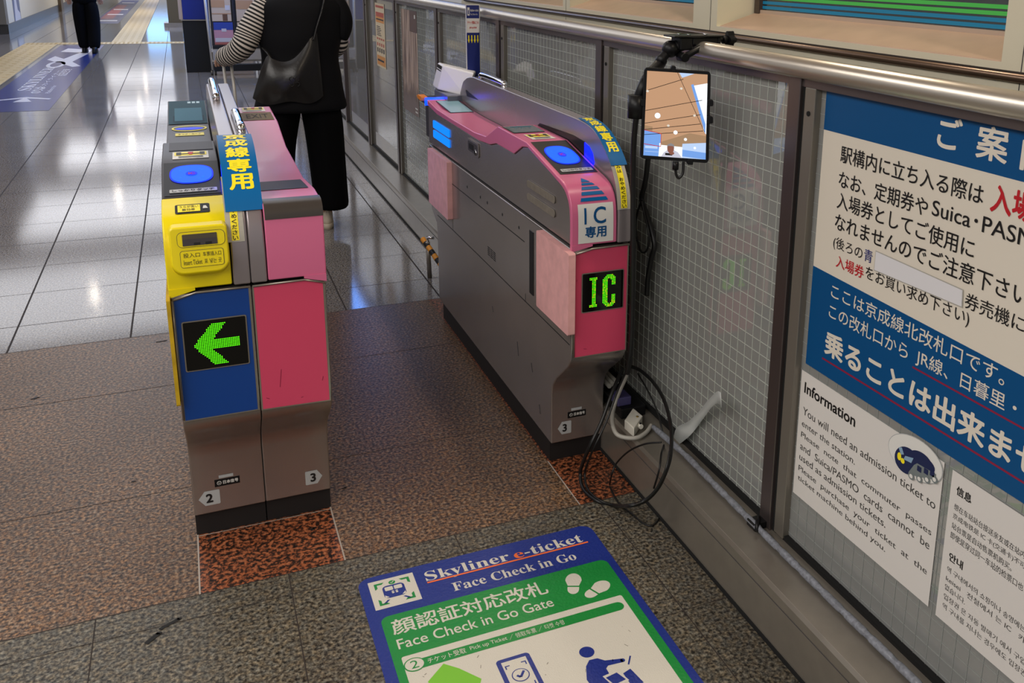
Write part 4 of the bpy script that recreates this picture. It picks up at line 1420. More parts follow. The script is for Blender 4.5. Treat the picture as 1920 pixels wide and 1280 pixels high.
# clear tape curling off the glass
q = MB()
s_a = [V(1262, 832, 0, 1.300), V(1268, 803, 0, 1.302), V(1290, 790, 0, 1.312), V(1310, 772, 0, 1.300), V(1326, 752, 0, 1.285), V(1344, 734, 0, 1.268), V(1352, 736, 0, 1.262)]
s_b = [V(1272, 834, 0, 1.298), V(1292, 818, 0, 1.298), V(1306, 802, 0, 1.306), V(1322, 780, 0, 1.292), V(1334, 764, 0, 1.276), V(1346, 756, 0, 1.262), V(1353, 764, 0, 1.256)]
q.strip(smooth_path(s_a, 6), smooth_path(s_b, 6), M_tape)
o = q.build('loose_tape', fix=False)
sd = o.modifiers.new('t', 'SOLIDIFY')
sd.thickness = .0006
tag(o, 'strip of clear tape curling up off the foot of the glass', 'tape')
# spiral wrapped tube along the plinth
q = MB()
pt = [(1.262, 2.40, .178)] + [(1.270 + .004 * math.sin(y * 3), y, .1785) for y in [2.2 - .1 * i for i in range(30)]]
path = smooth_path(pt, 14)
rad = [.0085 + .0012 * (1 if (i // 3) % 4 else -.4) for i in range(len(path))]
M_tub = mat('wrapped_tube', (128, 131, 138), .25, var=.3, vscale=110)
q.tube(path, rad, M_tub, 12)
TBE = tag(q.build('spiral_tube'), 'grey spiral wrapped cable tube along the foot of the glass', 'tube')
q = MB()
q.tube([(1.285, 1.822, .188), (1.268, 1.80, .192), (1.256, 1.785, .176)], .006, M_blk, 8)
q.box(1.258, 1.30, 1.80, 1.835, .168, .186, M_blk)
q.build('cable_tie', TBE)

# ------------------------------------------------------------------ printed floor mat
B = Board(plane_fn((0, 0, .0018), (1, 0, 0), (0, 1, 0), (0, 0, 1), .0003))
B.rect(.296, 1.32, .968, 2.232, M_matblue, 0, .035, 8)
B.rect(.325, 1.34, .946, 2.060, M_matgreen, 1, .022, 6)
B.rect(.345, 1.36, .922, 1.902, M_cream, 2, .006)
B.rect(.321, 2.092, .440, 2.210, M_cream, 1)
for su, sv in ((-1, -1), (-1, 1), (1, -1), (1, 1)):
    cu, cv_ = .3805 + su * .046, 2.151 + sv * .046
    B.poly([(cu, cv_), (cu - su * .026, cv_), (cu - su * .020, cv_ - sv * .007), (cu - su * .007, cv_ - sv * .007), (cu - su * .007, cv_ - sv * .020), (cu, cv_ - sv * .026)], M_matgreen, 2)
B.rect(.352, 2.128, .409, 2.180, M_matblue, 2, .012).rect(.358, 2.158, .379, 2.174, M_cream, 3, .003).rect(.382, 2.158, .403, 2.174, M_cream, 3, .003)
for u in (.376, .386):
    B.ell(u, 2.146, .0035, .0032, M_cream, 3, 12).ell(u, 2.152, .0035, .002, M_cream, 3, 12)
B.poly([(.354, 2.131), (.364, 2.131), (.354, 2.142)], M_cream, 3).poly([(.407, 2.131), (.397, 2.131), (.407, 2.142)], M_cream, 3)
B.poly([(.357, 2.122), (.364, 2.122), (.352, 2.110), (.344, 2.110)], M_matblue, 2).poly([(.397, 2.122), (.404, 2.122), (.417, 2.110), (.409, 2.110)], M_matblue, 2)
B.ell(.381, 2.190, .009, .008, M_matgreen, 2, 18).line(.377, 2.190, .380, 2.187, .0022, M_cream, 3).line(.380, 2.187, .386, 2.194, .0022, M_cream, 3)
B.text(serif('Skyliner'), .467, 2.146, .702, 2.198, M_cream, 1, .0).text(serif('e'), .716, 2.157, .744, 2.182, M_orange, 1).text(serif('-ticket'), .747, 2.157, .922, 2.198, M_cream, 1)
B.rect(.467, 2.1475, .932, 2.1535, M_orange, 2)
B.text(serif('Face Check in Go'), .524, 2.088, .874, 2.124, M_cream, 1)
B.text('顔認証対応改札', .345, 1.982, .752, 2.040, M_cream, 2, .012).text('Face Check in Go Gate', .346, 1.930, .746, 1.966, M_cream, 2, .006)
def foot(cu, cv_, rot, s_=1.0):
    c_, q_ = math.cos(rot), math.sin(rot)
    def T(u, v):
        return (cu + (u * c_ - v * q_) * s_, cv_ + (u * q_ + v * c_) * s_)
    sole, heel = [], []
    for k_ in range(20):
        a_ = math.pi * k_ / 19
        sole.append(T(.022 * math.cos(a_), .012 + .030 * math.sin(a_)))
    sole += [T(-.015, -.010), T(.015, -.010)]
    for k_ in range(13):
        a_ = math.pi + math.pi * k_ / 12
        heel.append(T(.0155 * math.cos(a_), -.024 + .020 * math.sin(a_)))
    heel += [T(.0155, -.015), T(-.0155, -.015)]
    B.poly(sole, M_cream, 2).poly(heel, M_cream, 2)
foot(.824, 1.995, -.40)
foot(.874, 1.948, -1.15)
B.rect(.369, 1.848, .911, 1.880, M_matgreen, 3, .016, 8)
B.ell(.369, 1.866, .025, .023, M_matgreen, 4).ell(.369, 1.866, .022, .020, M_cream, 5).text('2', .360, 1.853, .378, 1.879, M_matgreen, 6)
B.text('チケット受取', .400, 1.855, .492, 1.874, M_cream, 4, .004).text('Pick up Ticket', .503, 1.855, .596, 1.872, M_cream, 4).text('／ 领取车票 ／ 티켓 수령', .60, 1.855, .745, 1.873, M_cream, 4)
B.poly([(.432, 1.842), (.462, 1.812), (.50, 1.76), (.47, 1.70), (.40, 1.70), (.385, 1.80)], M_lime, 3)
B.rect(.545, 1.64, .628, 1.800, M_matblue, 3, .010).rect(.556, 1.66, .617, 1.789, M_cream, 4)
B.ell(.587, 1.735, .021, .021, M_matblue, 5).ell(.587, 1.735, .0185, .0185, M_cream, 6).line(.578, 1.736, .585, 1.728, .006, M_matblue, 7).line(.585, 1.728, .598, 1.745, .006, M_matblue, 7)
for su, sv in ((-1, 1), (1, 1), (-1, -1), (1, -1)):
    cu, cv_ = .5865 + su * .026, 1.735 + sv * .040
    B.poly([(cu, cv_), (cu - su * .012, cv_), (cu - su * .012, cv_ - sv * .003), (cu - su * .003, cv_ - sv * .003), (cu - su * .003, cv_ - sv * .012), (cu, cv_ - sv * .012)], M_matblue, 5)
B.ell(.757, 1.743, .0185, .0185, M_matblue, 3)
B.poly([(.73, 1.60), (.722, 1.66), (.737, 1.70), (.752, 1.716), (.772, 1.714), (.786, 1.700), (.825, 1.690), (.8255, 1.678), (.786, 1.682), (.778, 1.675), (.778, 1.60)], M_matblue, 3)
B.ell(.825, 1.684, .006, .006, M_matblue, 3, 12).line(.832, 1.666, .848, 1.690, .004, M_matblue, 3)
B.poly([(.760, 1.655), (.80, 1.66), (.812, 1.62), (.772, 1.61)], M_cream, 4).poly([(.765, 1.648), (.795, 1.653), (.806, 1.625), (.775, 1.62)], M_matblue, 5)
B.poly([(.808, 1.645), (.83, 1.652), (.84, 1.60), (.81, 1.60)], M_matblue, 3)
rn = random.Random(11)
for i in range(34):
    u, v = .36 + rn.random() * .54, 1.5 + rn.random() * .33
    B.line(u, v, u + rn.uniform(-.006, .006), v + rn.uniform(-.01, .01), .001 + rn.random() * .0012, mat('mat_scuff', (130, 124, 112), .7), 3)
o = B.mb.build('floor_mat', fix=False)
tag(o, 'navy, green and white printed floor mat with footprints in the foreground', 'floor mat')

# ------------------------------------------------------------------ guard pipe behind gate C
GPp = thing('guard_pipe', (1.07, 4.62, 0), 'low steel guard pipe with yellow and black striped bar behind the IC gate', 'guard rail')
q = MB()
q.tube([(1.068, 4.62, 0), (1.062, 4.62, .20)], .012, M_steel, 14)
q.build('post', GPp)
q = MB()
pa, pb = Vector((1.046, 4.66, .205)), Vector((1.10, 4.46, .10))
M_oy = mat('hazard_orange', (228, 150, 40), .5)
n_ = 7
pth = [pa.lerp(pb, i / n_) for i in range(n_ + 1)]
q.tube(pth, .014, M_blk, 12, ring_mats=[M_oy, M_blk])
q.build('striped_bar', GPp)
q = MB()
q.tube([(1.062, 4.62, .20), (1.062, 4.62, .222), (1.09, 4.60, .222)], .008, M_chrome, 10)
q.build('hook', GPp)

# ------------------------------------------------------------------ floor graphics and tactile paving in the distance
B = Board(plane_fn((0, 0, .0016), (1, 0, 0), (0, 1, 0), (0, 0, 1), .0004))
M_stk = mat('sticker_blue', (44, 58, 122), .22)
M_stw = mat('sticker_white', (206, 204, 210), .3)
B.rect(-2.08, 11.45, -1.375, 19.95, M_stk, 0)
BT = Board(lambda u, v, l: Vector((-1.96 + v, 12.2 + u, .0016 + l * .0004)), B.mb)   # text runs away from the camera, reading from the right
BT2 = Board(lambda u, v, l: Vector((-1.36 - v, 12.2 + u, .0016 + l * .0004)), B.mb)
BT2.text(serif('SKYLINER'), 1.05, .40, 3.75, .54, M_stw, 1)
BT2.text('スカイライナー', 1.2, .28, 3.3, .34, M_stw, 1).text('のりば', .75, .26, 1.35, .38, M_stw, 1, .02).text('Platform for', .72, .16, 1.5, .21, M_stw, 1).text('成田空港', 2.6, .16, 3.5, .28, M_stw, 1)
B.poly([(-1.99, 12.42), (-1.72, 12.62), (-1.45, 12.42), (-1.47, 12.36), (-1.70, 12.50), (-1.62, 12.20), (-1.80, 12.20), (-1.74, 12.50), (-1.97, 12.36)], M_stw, 1)
B.poly([(-2.0, 17.2), (-1.55, 16.0), (-1.45, 16.1), (-1.62, 16.8), (-1.5, 18.2), (-1.62, 18.6), (-1.78, 17.3), (-1.95, 17.8)], M_stw, 1)
B.ell(-1.8, 16.4, .12, .5, M_stw, 1, 18).ell(-1.8, 16.4, .07, .35, M_stk, 2, 18)
B.poly([(-1.95, 18.6), (-1.5, 18.3), (-1.5, 18.9), (-1.9, 19.3)], M_stw, 1)
tag(B.mb.build('floor_sticker', fix=False), 'blue floor graphic with white lettering and arrow under the walking man', 'floor graphic')
B = Board(plane_fn((0, 0, .0016), (1, 0, 0), (0, 1, 0), (0, 0, 1), .0004))
B.rect(-2.05, 26.5, -1.47, 41, M_stk, 0).rect(-2.0, 28.5, -1.7, 37, mat('sticker_red', (150, 44, 66), .25), 1)
for v in (27.5, 30.5, 33.5, 38.5):
    B.rect(-1.95, v, -1.55, v + .5, M_stw, 2)
tag(B.mb.build('floor_sticker', fix=False), 'far blue and red floor graphic beside the tactile strip', 'floor graphic')
def tactile(x0, x1, y0, y1, label, bars):
    q_ = MB()
    q_.box(x0, x1, y0, y1, 0.0005, .003, M_tact)
    if bars == 'y':
        n__ = 4
        for i in range(n__):
            xa = x0 + (x1 - x0) * (i + .28) / n__
            yy = y0
            while yy < y1 - .2:
                q_.box(xa, xa + (x1 - x0) / n__ * .45, yy + .02, yy + .28, .003, .007, M_tact)
                yy += .31
    else:
        yy = y0 + .04
        while yy < y1 - .03:
            xx = x0 + .04
            while xx < x1:
                q_.box(xx, xx + .035, yy, yy + .035, .003, .007, M_tact)
                xx += .075
            yy += .075
    return tag(q_.build('tactile_paving'), label, 'tactile paving')
tactile(-2.70, -2.16, 11.0, 20.18, 'yellow tactile strip left of the blue floor graphic', 'y')
tactile(-2.70, .05, 20.2, 20.6, 'yellow dotted tactile band crossing the concourse', 'd')
tactile(-1.29, -.78, 20.6, 44, 'far yellow tactile strip running to the end of the concourse', 'y')

# left wall of the concourse, far
q = MB()
q.box(-3.45, -3.30, 23.2, 62, .2, 3.0, M_wallb)
q.box(-3.6, -3.295, 22.9, 23.2, .2, 3.0, mat('wall_edge', (120, 112, 96), .5))
struct(q.build('wall_left'))
q = MB()
q.box(-3.5, -3.28, 22.95, 62, 0, .2, mat('skirting_dark', (58, 54, 50), .3))
struct(q.build('baseboard_left'))
q = MB()
q.box(-3.42, -3.22, 32.3, 32.9, 0, 3.0, mat('brown_pillar', (96, 78, 50), .4))
struct(q.build('trim_3'))
B = Board(plane_fn((-3.296, 0, 0), (0, 1, 0), (0, 0, 1), (1, 0, 0)))
B.rect(24.0, .12, 24.95, 2.2, mat('sticker_greyblue', (104, 110, 136), .4), 0)
for i in range(4):
    B.rect(24.12, .95 + i * .26, 24.75, 1.15 + i * .26, M_stw, 1)
B.poly([(24.1, .16), (24.9, .16), (24.9, .34), (24.6, .42), (24.5, .75), (24.3, .75)], M_stw, 1)
tag(B.mb.build('wall_sticker', fix=False), 'tall grey-blue wall sticker with white marks on the far left wall', 'sticker')

# ticket kiosk and steel pillar
KI = thing('kiosk', (.17, 15.1, 0), 'dark kiosk with a blue upper half beside the poster rack', 'kiosk')
q = MB()
q.box(-.012, .345, 14.9, 15.45, 0, .74, M_blkm)
q.build('base', KI, bevel=.005)
q = MB()
q.box(.0, .345, 14.93, 15.45, .755, 1.9, mat('kiosk_blue', (14, 40, 130), .3))
q.build('upper_panel', KI, bevel=.005)
q = MB()
q.box(-.03, .345, 14.89, 15.45, .74, .755, M_steel)
q.box(-.05, .0, 14.95, 15.0, .755, 1.9, M_sfr)
q.build('trim_strip', KI)
q = MB()
q.box(-.32, -.02, 25.1, 25.5, 0.0, 2.99, mat('pillar_bronze', (112, 100, 76), .3, .4))
q.box(-.42, .06, 25.0, 25.6, 0, .10, M_steel)
struct(q.build('trim_4'))

# poster rack on casters, posters are things hung in it
RK = thing('poster_rack', (.8, 14.5, 0), 'wheeled white steel rack holding travel posters behind the woman', 'display rack')
M_wm = mat('white_metal', (206, 202, 196), .35, .2)
q = MB()
for x in (.30, 1.16):
    q.tube([(x + .03, 14.5, .07), (x - .015, 14.62, 1.75)], .019, M_wm, 10)
for z in (.20, .335, .36):
    q.box(.33, 1.19, 14.47, 14.53, z - .012, z + .012, M_wm)
q.box(.30, 1.12, 14.60, 14.64, 1.7, 1.74, M_wm)
q.build('frame', RK)
q = MB()
q.box(.345, 1.17, 14.40, 14.53, .22, .345, mat('rack_tray', (170, 164, 158), .4))
q.box(.345, 1.17, 14.39, 14.55, .06, .15, M_blkm)
q.box(.35, 1.17, 14.45, 14.53, .372, .415, M_blkm)
q.build('tray', RK)
q = MB()
q.box(.35, 1.17, 14.62, 14.63, .4, 1.7, M_seam)
q.box(.648, .672, 14.585, 14.63, .4, 1.7, M_char)
q.build('back_board', RK)
for x in (.30, .345, 1.17):
    q = MB()
    q.tube([(x, 14.5, .032), (x + .03, 14.5, .032)], .032, mat('caster_grey', (90, 86, 82), .5), 14)
    q.build('caster', RK)
def rack_poster(x0, x1, z0, z1, cols, label):
    yy = 14.60
    F_ = lambda u, v, l: Vector((x0 + (x1 - x0) * u, yy - l * .002 - .006, z0 + (z1 - z0) * v))
    B_ = Board(F_)
    for i, (u0, v0, u1, v1, c_) in enumerate(cols):
        B_.rect(u0, v0, u1, v1, c_, 0 if i == 0 else 1 + i * .3)
    return tag(B_.mb.build('poster', fix=False), label, 'poster', 'posters in the rack')
pc = lambda n_, c_: mat('poster_' + n_, c_, .3)
TAN, SAND, SKY, PK, WH, BRN, ROSE = pc('tan', (196, 150, 110), ), pc('sand', (214, 188, 160)), pc('sky', (54, 76, 160)), pc('blossom', (206, 150, 160)), pc('pale', (214, 206, 204)), pc('brown', (110, 78, 60)), pc('rose', (190, 110, 96))
rack_poster(.375, .63, .75, 1.06, [(0, 0, 1, 1, SAND), (0, .62, .7, .95, TAN), (.55, .02, .8, .32, BRN), (0, .32, 1, .36, TAN), (.7, .5, .95, .72, WH)], 'tan desert scene poster in the left column of the rack')
rack_poster(.385, .64, .42, .735, [(0, 0, 1, 1, PK), (0, .66, 1, 1, SKY), (.4, .58, .65, .72, WH), (.05, .12, .95, .3, WH), (0, 0, 1, .1, ROSE)], 'pink blossom and blue sky poster low in the left column of the rack')
rack_poster(.37, .62, 1.07, 1.40, [(0, 0, 1, 1, SAND), (.1, .1, .9, .3, WH), (0, .4, .5, .6, TAN), (.15, .05, .2, .95, WH), (.6, .5, .95, .8, ROSE)], 'pale beige poster at the top left of the rack')
rack_poster(.70, 1.15, .75, 1.06, [(0, 0, 1, 1, SAND), (0, .55, .5, .95, TAN), (.5, .2, .9, .6, WH)], 'sandy coloured poster in the right column of the rack')
rack_poster(.70, 1.15, 1.07, 1.40, [(0, 0, 1, 1, WH), (0, .1, .4, .5, ROSE), (.1, .05, .35, .3, SAND), (.4, .4, .9, .9, TAN)], 'red and white poster at the top right of the rack')
rack_poster(.70, 1.15, .42, .735, [(0, 0, 1, 1, SAND), (.2, .3, .9, .8, PK), (.5, .35, .55, .85, pc('purple', (90, 60, 90))), (0, 0, 1, .2, WH), (.8, .2, 1, .9, ROSE)], 'pink food poster low in the right column of the rack')

# lit signs beyond the frame, whose light the polished floor mirrors
def lightbox(x0, x1, y0, y1, z0, z1, rgb, s_, label):
    q_ = MB()
    q_.box(x0, x1, y0, y1, z0, z1, mat('lightbox_%d' % rgb[0], rgb, .4, emit=rgb, es=s_))
    return tag(q_.build('lightbox_sign'), label, 'lightbox')
lightbox(1.55, 1.6, 9, 26, 1.72, 2.8, (84, 150, 255), 5, 'long blue lit sign above the wall beyond the partition')
lightbox(-1.6, .8, 50, 50.1, 1.2, 2.6, (140, 190, 255), 3.0, 'pale blue lit sign at the far end of the concourse')

# ------------------------------------------------------------------ people
def skinned(name, verts, edges, radii, m, root=0, sub=2):
    me = bpy.data.meshes.new(name)
    me.from_pydata([tuple(v) for v in verts], edges, [])
    o_ = bpy.data.objects.new(name, me)
    COL.objects.link(o_)
    sk = o_.modifiers.new('skin', 'SKIN')
    sk.use_smooth_shade = True
    lay = me.skin_vertices[0].data if me.skin_vertices else None
    if lay is None:
        bpy.context.view_layer.objects.active = o_
        bpy.ops.mesh.customdata_skin_add()
        lay = me.skin_vertices[0].data
    for i, r_ in enumerate(radii):
        lay[i].radius = r_ if isinstance(r_, tuple) else (r_, r_)
        lay[i].use_root = (i == root)
    sb_ = o_.modifiers.new('sub', 'SUBSURF')
    sb_.levels = sb_.render_levels = sub
    dg = bpy.context.evaluated_depsgraph_get()
    dg.update()
    nm = bpy.data.meshes.new_from_object(o_.evaluated_get(dg))
    o_.modifiers.clear()
    o_.data = nm
    nm.materials.clear()
    nm.materials.append(m)
    for p_ in nm.polygons:
        p_.use_smooth = True
    return o_

def human(name, origin, J, label):
    """J: joints relative to the origin (metres, person faces +y)"""
    names, V_, R_, E_ = {}, [], [], []
    def j(k, p, r_, par=None):
        names[k] = len(V_)
        V_.append(Vector(p) + Vector(origin))
        R_.append(r_)
        if par:
            E_.append((names[par], names[k]))
    j('pelvis', J['pelvis'], (.145, .105))
    j('waist', J['waist'], (.125, .09), 'pelvis')
    j('chest', J['chest'], (.15, .10), 'waist')
    j('collar', J['collar'], (.10, .075), 'chest')
    j('neck', J['neck'], .055, 'collar')
    j('jaw', J['jaw'], (.062, .075), 'neck')
    j('brow', J['brow'], (.078, .095), 'jaw')
    j('crown', J['crown'], (.05, .06), 'brow')
    j('nose', Vector(J['jaw']).lerp(Vector(J['brow']), .45) + Vector((0, .10, 0)), .013, 'jaw')
    for s_ in 'LR':
        j('hip' + s_, J['hip' + s_], .088, 'pelvis')
        j('knee' + s_, J['knee' + s_], .058, 'hip' + s_)
        j('calf' + s_, Vector(J['knee' + s_]).lerp(Vector(J['ankle' + s_]), .35), .054, 'knee' + s_)
        j('ankle' + s_, J['ankle' + s_], .038, 'calf' + s_)
        j('toe' + s_, Vector(J['ankle' + s_]) + Vector((0.02 if s_ == 'R' else -.02, .17, -.045)), .032, 'ankle' + s_)
        j('sh' + s_, J['sh' + s_], .062, 'collar')
        j('elbow' + s_, J['elbow' + s_], .044, 'sh' + s_)
        j('wrist' + s_, J['wrist' + s_], .028, 'elbow' + s_)
        w0 = Vector(J['wrist' + s_])
        dr = Vector(J['hand' + s_]) - w0
        L_ = dr.length
        dr.normalize()
        side = dr.cross(Vector((0, 0, 1)) if abs(dr.z) < .8 else Vector((0, 1, 0))).normalized()
        dn = Vector(J.get('curl' + s_, (0, .3, -.4)))
        j('palm' + s_, w0 + dr * .055, (.034, .018), 'wrist' + s_)
        for fi, (off, ln) in enumerate(((-.027, .062), (-.009, .072), (.009, .068), (.027, .052))):
            b0 = w0 + dr * .085 + side * off
            j('k%d%s' % (fi, s_), b0, .0095, 'palm' + s_)
            j('m%d%s' % (fi, s_), b0 + dr * ln * .45 + dn * .012, .0085, 'k%d%s' % (fi, s_))
            j('t%d%s' % (fi, s_), b0 + dr * ln * .72 + dn * .045, .0075, 'm%d%s' % (fi, s_))
        tb = w0 + dr * .035 + side * -.030
        j('th0' + s_, tb, .011, 'palm' + s_)
        j('th1' + s_, tb + dr * .03 + side * -.018 + dn * .02, .0095, 'th0' + s_)
        j('th2' + s_, tb + dr * .05 + side * -.016 + dn * .05, .008, 'th1' + s_)
    o_ = skinned(name, V_, E_, R_, M_skin, 0)
    return tag(o_, label, 'person')

# --- woman walking away, seen from behind
ox, oy = .60, 5.75
WJ = dict(pelvis=(.01, 0, .90), waist=(.01, .0, 1.05), chest=(.02, .0, 1.22), collar=(.02, -.01, 1.36), neck=(.02, 0, 1.42), jaw=(.02, .03, 1.48), brow=(.02, .02, 1.57), crown=(.02, .0, 1.62),
          hipL=(-.08, 0, .86), kneeL=(-.145, .10, .47), ankleL=(-.16, .10, .09), hipR=(.10, 0, .86), kneeR=(.11, .03, .47), ankleR=(.105, .03, .09),
          shL=(-.155, -.01, 1.355), elbowL=(-.30, -.02, 1.15), wristL=(-.395, .12, 1.055), handL=(-.40, .2, 1.04), curlL=(0, .2, -1),
          shR=(.185, 0, 1.36), elbowR=(.215, 0.02, 1.13), wristR=(.16, .22, 1.05), handR=(.12, .29, 1.08), curlR=(-.4, .3, .3))
W = human('person', (ox, oy, 0), WJ, 'woman in black vest and wide trousers with striped sleeves walking away behind the gates')
def clothes(mb, name, m=None, sub=1):
    o_ = mb.build(name, None)
    o_.parent = W
    if sub:
        q_ = o_.modifiers.new('s', 'SUBSURF')
        q_.levels = q_.render_levels = sub
    return o_
vest = MB()
def quilt(a_, i):
    return 1 + .022 * math.sin(i * 1.9) + .018 * math.sin(3 * a_ + i * .7)
vest.loft([(.590, 5.74, .742, .258, .155), (.590, 5.74, .76, .262, .165), (.592, 5.74, .83, .252, .165), (.595, 5.74, .90, .238, .160), (.60, 5.74, .96, .225, .150), (.605, 5.74, 1.02, .215, .145), (.608, 5.74, 1.08, .218, .148),
           (.612, 5.74, 1.14, .225, .152), (.618, 5.74, 1.20, .232, .155), (.622, 5.74, 1.26, .236, .155), (.624, 5.74, 1.32, .238, .148), (.624, 5.74, 1.37, .222, .135), (.622, 5.74, 1.405, .18, .115), (.62, 5.745, 1.43, .12, .09), (.62, 5.75, 1.45, .085, .075)], M_vest, 36, quilt)
clothes(vest, 'padded_vest')
cap_ = MB()
cap_.tube(smooth_path([(.80, 5.75, 1.40), (.835, 5.745, 1.33), (.848, 5.74, 1.24), (.825, 5.735, 1.16)], 4), [.05, .055, .06, .062, .064, .066, .066, .066, .062, .06, .056, .052, .045], M_vest, 16)
clothes(cap_, 'vest_shoulder')
tr = MB()
def fold(a_, i):
    return 1 + .03 * math.sin(4 * a_ + i * .4) + .02 * math.sin(7 * a_ + 1)
tr.loft([(.44, 5.87, .05, .098, .12), (.44, 5.87, .12, .097, .12), (.445, 5.86, .25, .092, .115), (.455, 5.85, .40, .088, .112), (.468, 5.82, .55, .088, .112), (.488, 5.77, .70, .095, .12), (.51, 5.75, .84, .10, .13)], M_cloth, 28, fold)
tr.loft([(.740, 5.795, .125, .104, .13), (.740, 5.795, .145, .105, .132), (.737, 5.79, .25, .102, .13), (.729, 5.78, .40, .105, .128), (.722, 5.77, .55, .108, .128), (.712, 5.755, .70, .114, .13), (.69, 5.75, .84, .115, .135)], M_cloth, 28, fold)
tr.loft([(.605, 5.75, .74, .20, .13), (.605, 5.75, .85, .20, .14), (.605, 5.75, .95, .185, .135), (.605, 5.75, 1.02, .17, .125)], M_cloth, 28)
clothes(tr, 'wide_trousers')
def sleeve(pts, radii, name, n_):
    q_ = MB()
    p_ = smooth_path(pts, n_)
    m_ = len(p_)
    rr_ = []
    for i in range(m_):
        t_ = i / (m_ - 1) * (len(radii) - 1)
        k_ = min(int(t_), len(radii) - 2)
        rr_.append((radii[k_] + (radii[k_ + 1] - radii[k_]) * (t_ - k_)) * (1 + .02 * math.sin(i * 1.3)))
    q_.tube(p_, rr_, M_strw, 18, ring_mats=[M_strw, M_strk])
    return clothes(q_, name, sub=0)
sleeve([(.435, 5.74, 1.375), (.385, 5.735, 1.29), (.335, 5.73, 1.20), (.30, 5.73, 1.135), (.255, 5.78, 1.085), (.205, 5.86, 1.058), (.198, 5.925, 1.046)], [.052, .068, .072, .068, .062, .054, .044], 'striped_sleeve', 10)
sleeve([(.80, 5.76, 1.33), (.825, 5.765, 1.22), (.828, 5.775, 1.13), (.805, 5.85, 1.085), (.765, 5.96, 1.052)], [.052, .054, .054, .050, .040], 'striped_sleeve', 10)
hr_ = MB()
hr_.loft([(.61, 5.70, 1.37, .04, .02), (.612, 5.70, 1.40, .07, .04), (.62, 5.72, 1.46, .092, .075), (.62, 5.745, 1.54, .10, .105), (.62, 5.755, 1.60, .095, .105), (.62, 5.755, 1.645, .065, .075), (.62, 5.755, 1.665, .02, .025)], M_hair, 24, lambda a_, i: 1 + .04 * math.sin(6 * a_ + i))
clothes(hr_, 'long_hair')
for x, y, rz in ((.706, 5.78, .06), (.44, 5.86, -.05)):
    q = MB()
    z0 = 0.0
    q.loft([(x, y + .075, z0, .046, .118), (x, y + .075, z0 + .032, .048, .122), (x, y + .075, z0 + .036, .046, .118)], M_shoe, 24)
    q.loft([(x, y + .075, z0 + .030, .045, .116), (x, y + .07, z0 + .055, .044, .110), (x, y + .045, z0 + .080, .041, .080), (x, y + .02, z0 + .105, .037, .054), (x, y + .015, z0 + .128, .034, .046)], M_shoe, 24)
    q.box(x - .009, x + .009, y - .036, y - .022, z0 + .09, z0 + .160, M_shoe)
    clothes(q, 'shoe', sub=0)

# shoulder bag hanging at her back
BG = thing('shoulder_bag', (.5, 5.56, .8), 'slouchy black leather shoulder bag on the woman\'s back', 'bag')
gx = lambda px, py, yy: at(px, py, 1, yy)
q = MB()
nU, nV = 26, 18
front, back = [], []
for iv in range(nV + 1):
    v = iv / nV
    for iu in range(nU + 1):
        u = iu / nU
        # outline: top edge sags between the strap's two ends, bottom is rounded
        tlx, trx = .412, .685
        topz = 1.085 + .125 * u ** 1.7 - .055 * math.sin(math.pi * min(u / .85, 1))
        botz = .815 - .0 * u + .035 * (abs(u - .5) * 2) ** 3 - .012 * math.sin(3 * math.pi * u)
        lx = tlx + (.318 - tlx) * v ** .8
        rx = trx + (.70 - trx) * v
        x = lx + (rx - lx) * u
        z = topz + (botz - topz) * v
        puff = (max(0, math.sin(math.pi * u)) ** .5) * (max(0, math.sin(math.pi * (v * .82 + .1))) ** .7)
        wr_ = .010 * math.sin(11 * u + 3 * v) * v + .008 * math.sin(17 * u - 6 * v) * (v ** 2)
        front.append((x, 5.575 - .060 * puff - wr_ * puff, z))
        back.append((x, 5.580 + .025 * puff, z))
N1 = nU + 1
fs_ = []
for iv in range(nV):
    for iu in range(nU):
        a0 = iv * N1 + iu
        fs_.append((a0, a0 + 1, a0 + N1 + 1, a0 + N1))
q.add(front, fs_, M_leather, True)
q.add(back, [tuple(reversed(t_)) for t_ in fs_], M_leather, True)
rim = [i for i in range(N1)] + [iv * N1 + nU for iv in range(1, nV + 1)] + [nV * N1 + iu for iu in range(nU - 1, -1, -1)] + [iv * N1 for iv in range(nV - 1, 0, -1)]
n_ = len(rim)
q.add([front[i] for i in rim] + [back[i] for i in rim], [(i, (i + 1) % n_, n_ + (i + 1) % n_, n_ + i) for i in range(n_)], M_leather, True)
q.build('pouch', BG)
q = MB()
sp = smooth_path([(.66, 5.56, 1.17), (.685, 5.565, 1.25), (.715, 5.575, 1.33), (.735, 5.60, 1.40), (.735, 5.68, 1.445), (.71, 5.80, 1.43)], 8)
q.tube(sp, .016, M_leather, 8, flat=.35)
q.build('strap', BG)
q = MB()
q.tube(smooth_path([(.430, 5.572, 1.07), (.415, 5.592, 1.10), (.40, 5.65, 1.12)], 6), .012, M_leather, 8, flat=.4)
q.build('strap', BG)
q = MB()
for cu, cv_, a0 in ((.525, .96, 0), (.555, .96, 1.6), (.525, .93, 3.1), (.555, .93, 4.7)):
    q.tube([(cu + .012 * math.cos(a0 + t_ * .6), 5.508, cv_ + .012 * math.sin(a0 + t_ * .6)) for t_ in range(8)], .0016, M_leather, 6)
q.build('embossed_emblem', BG)

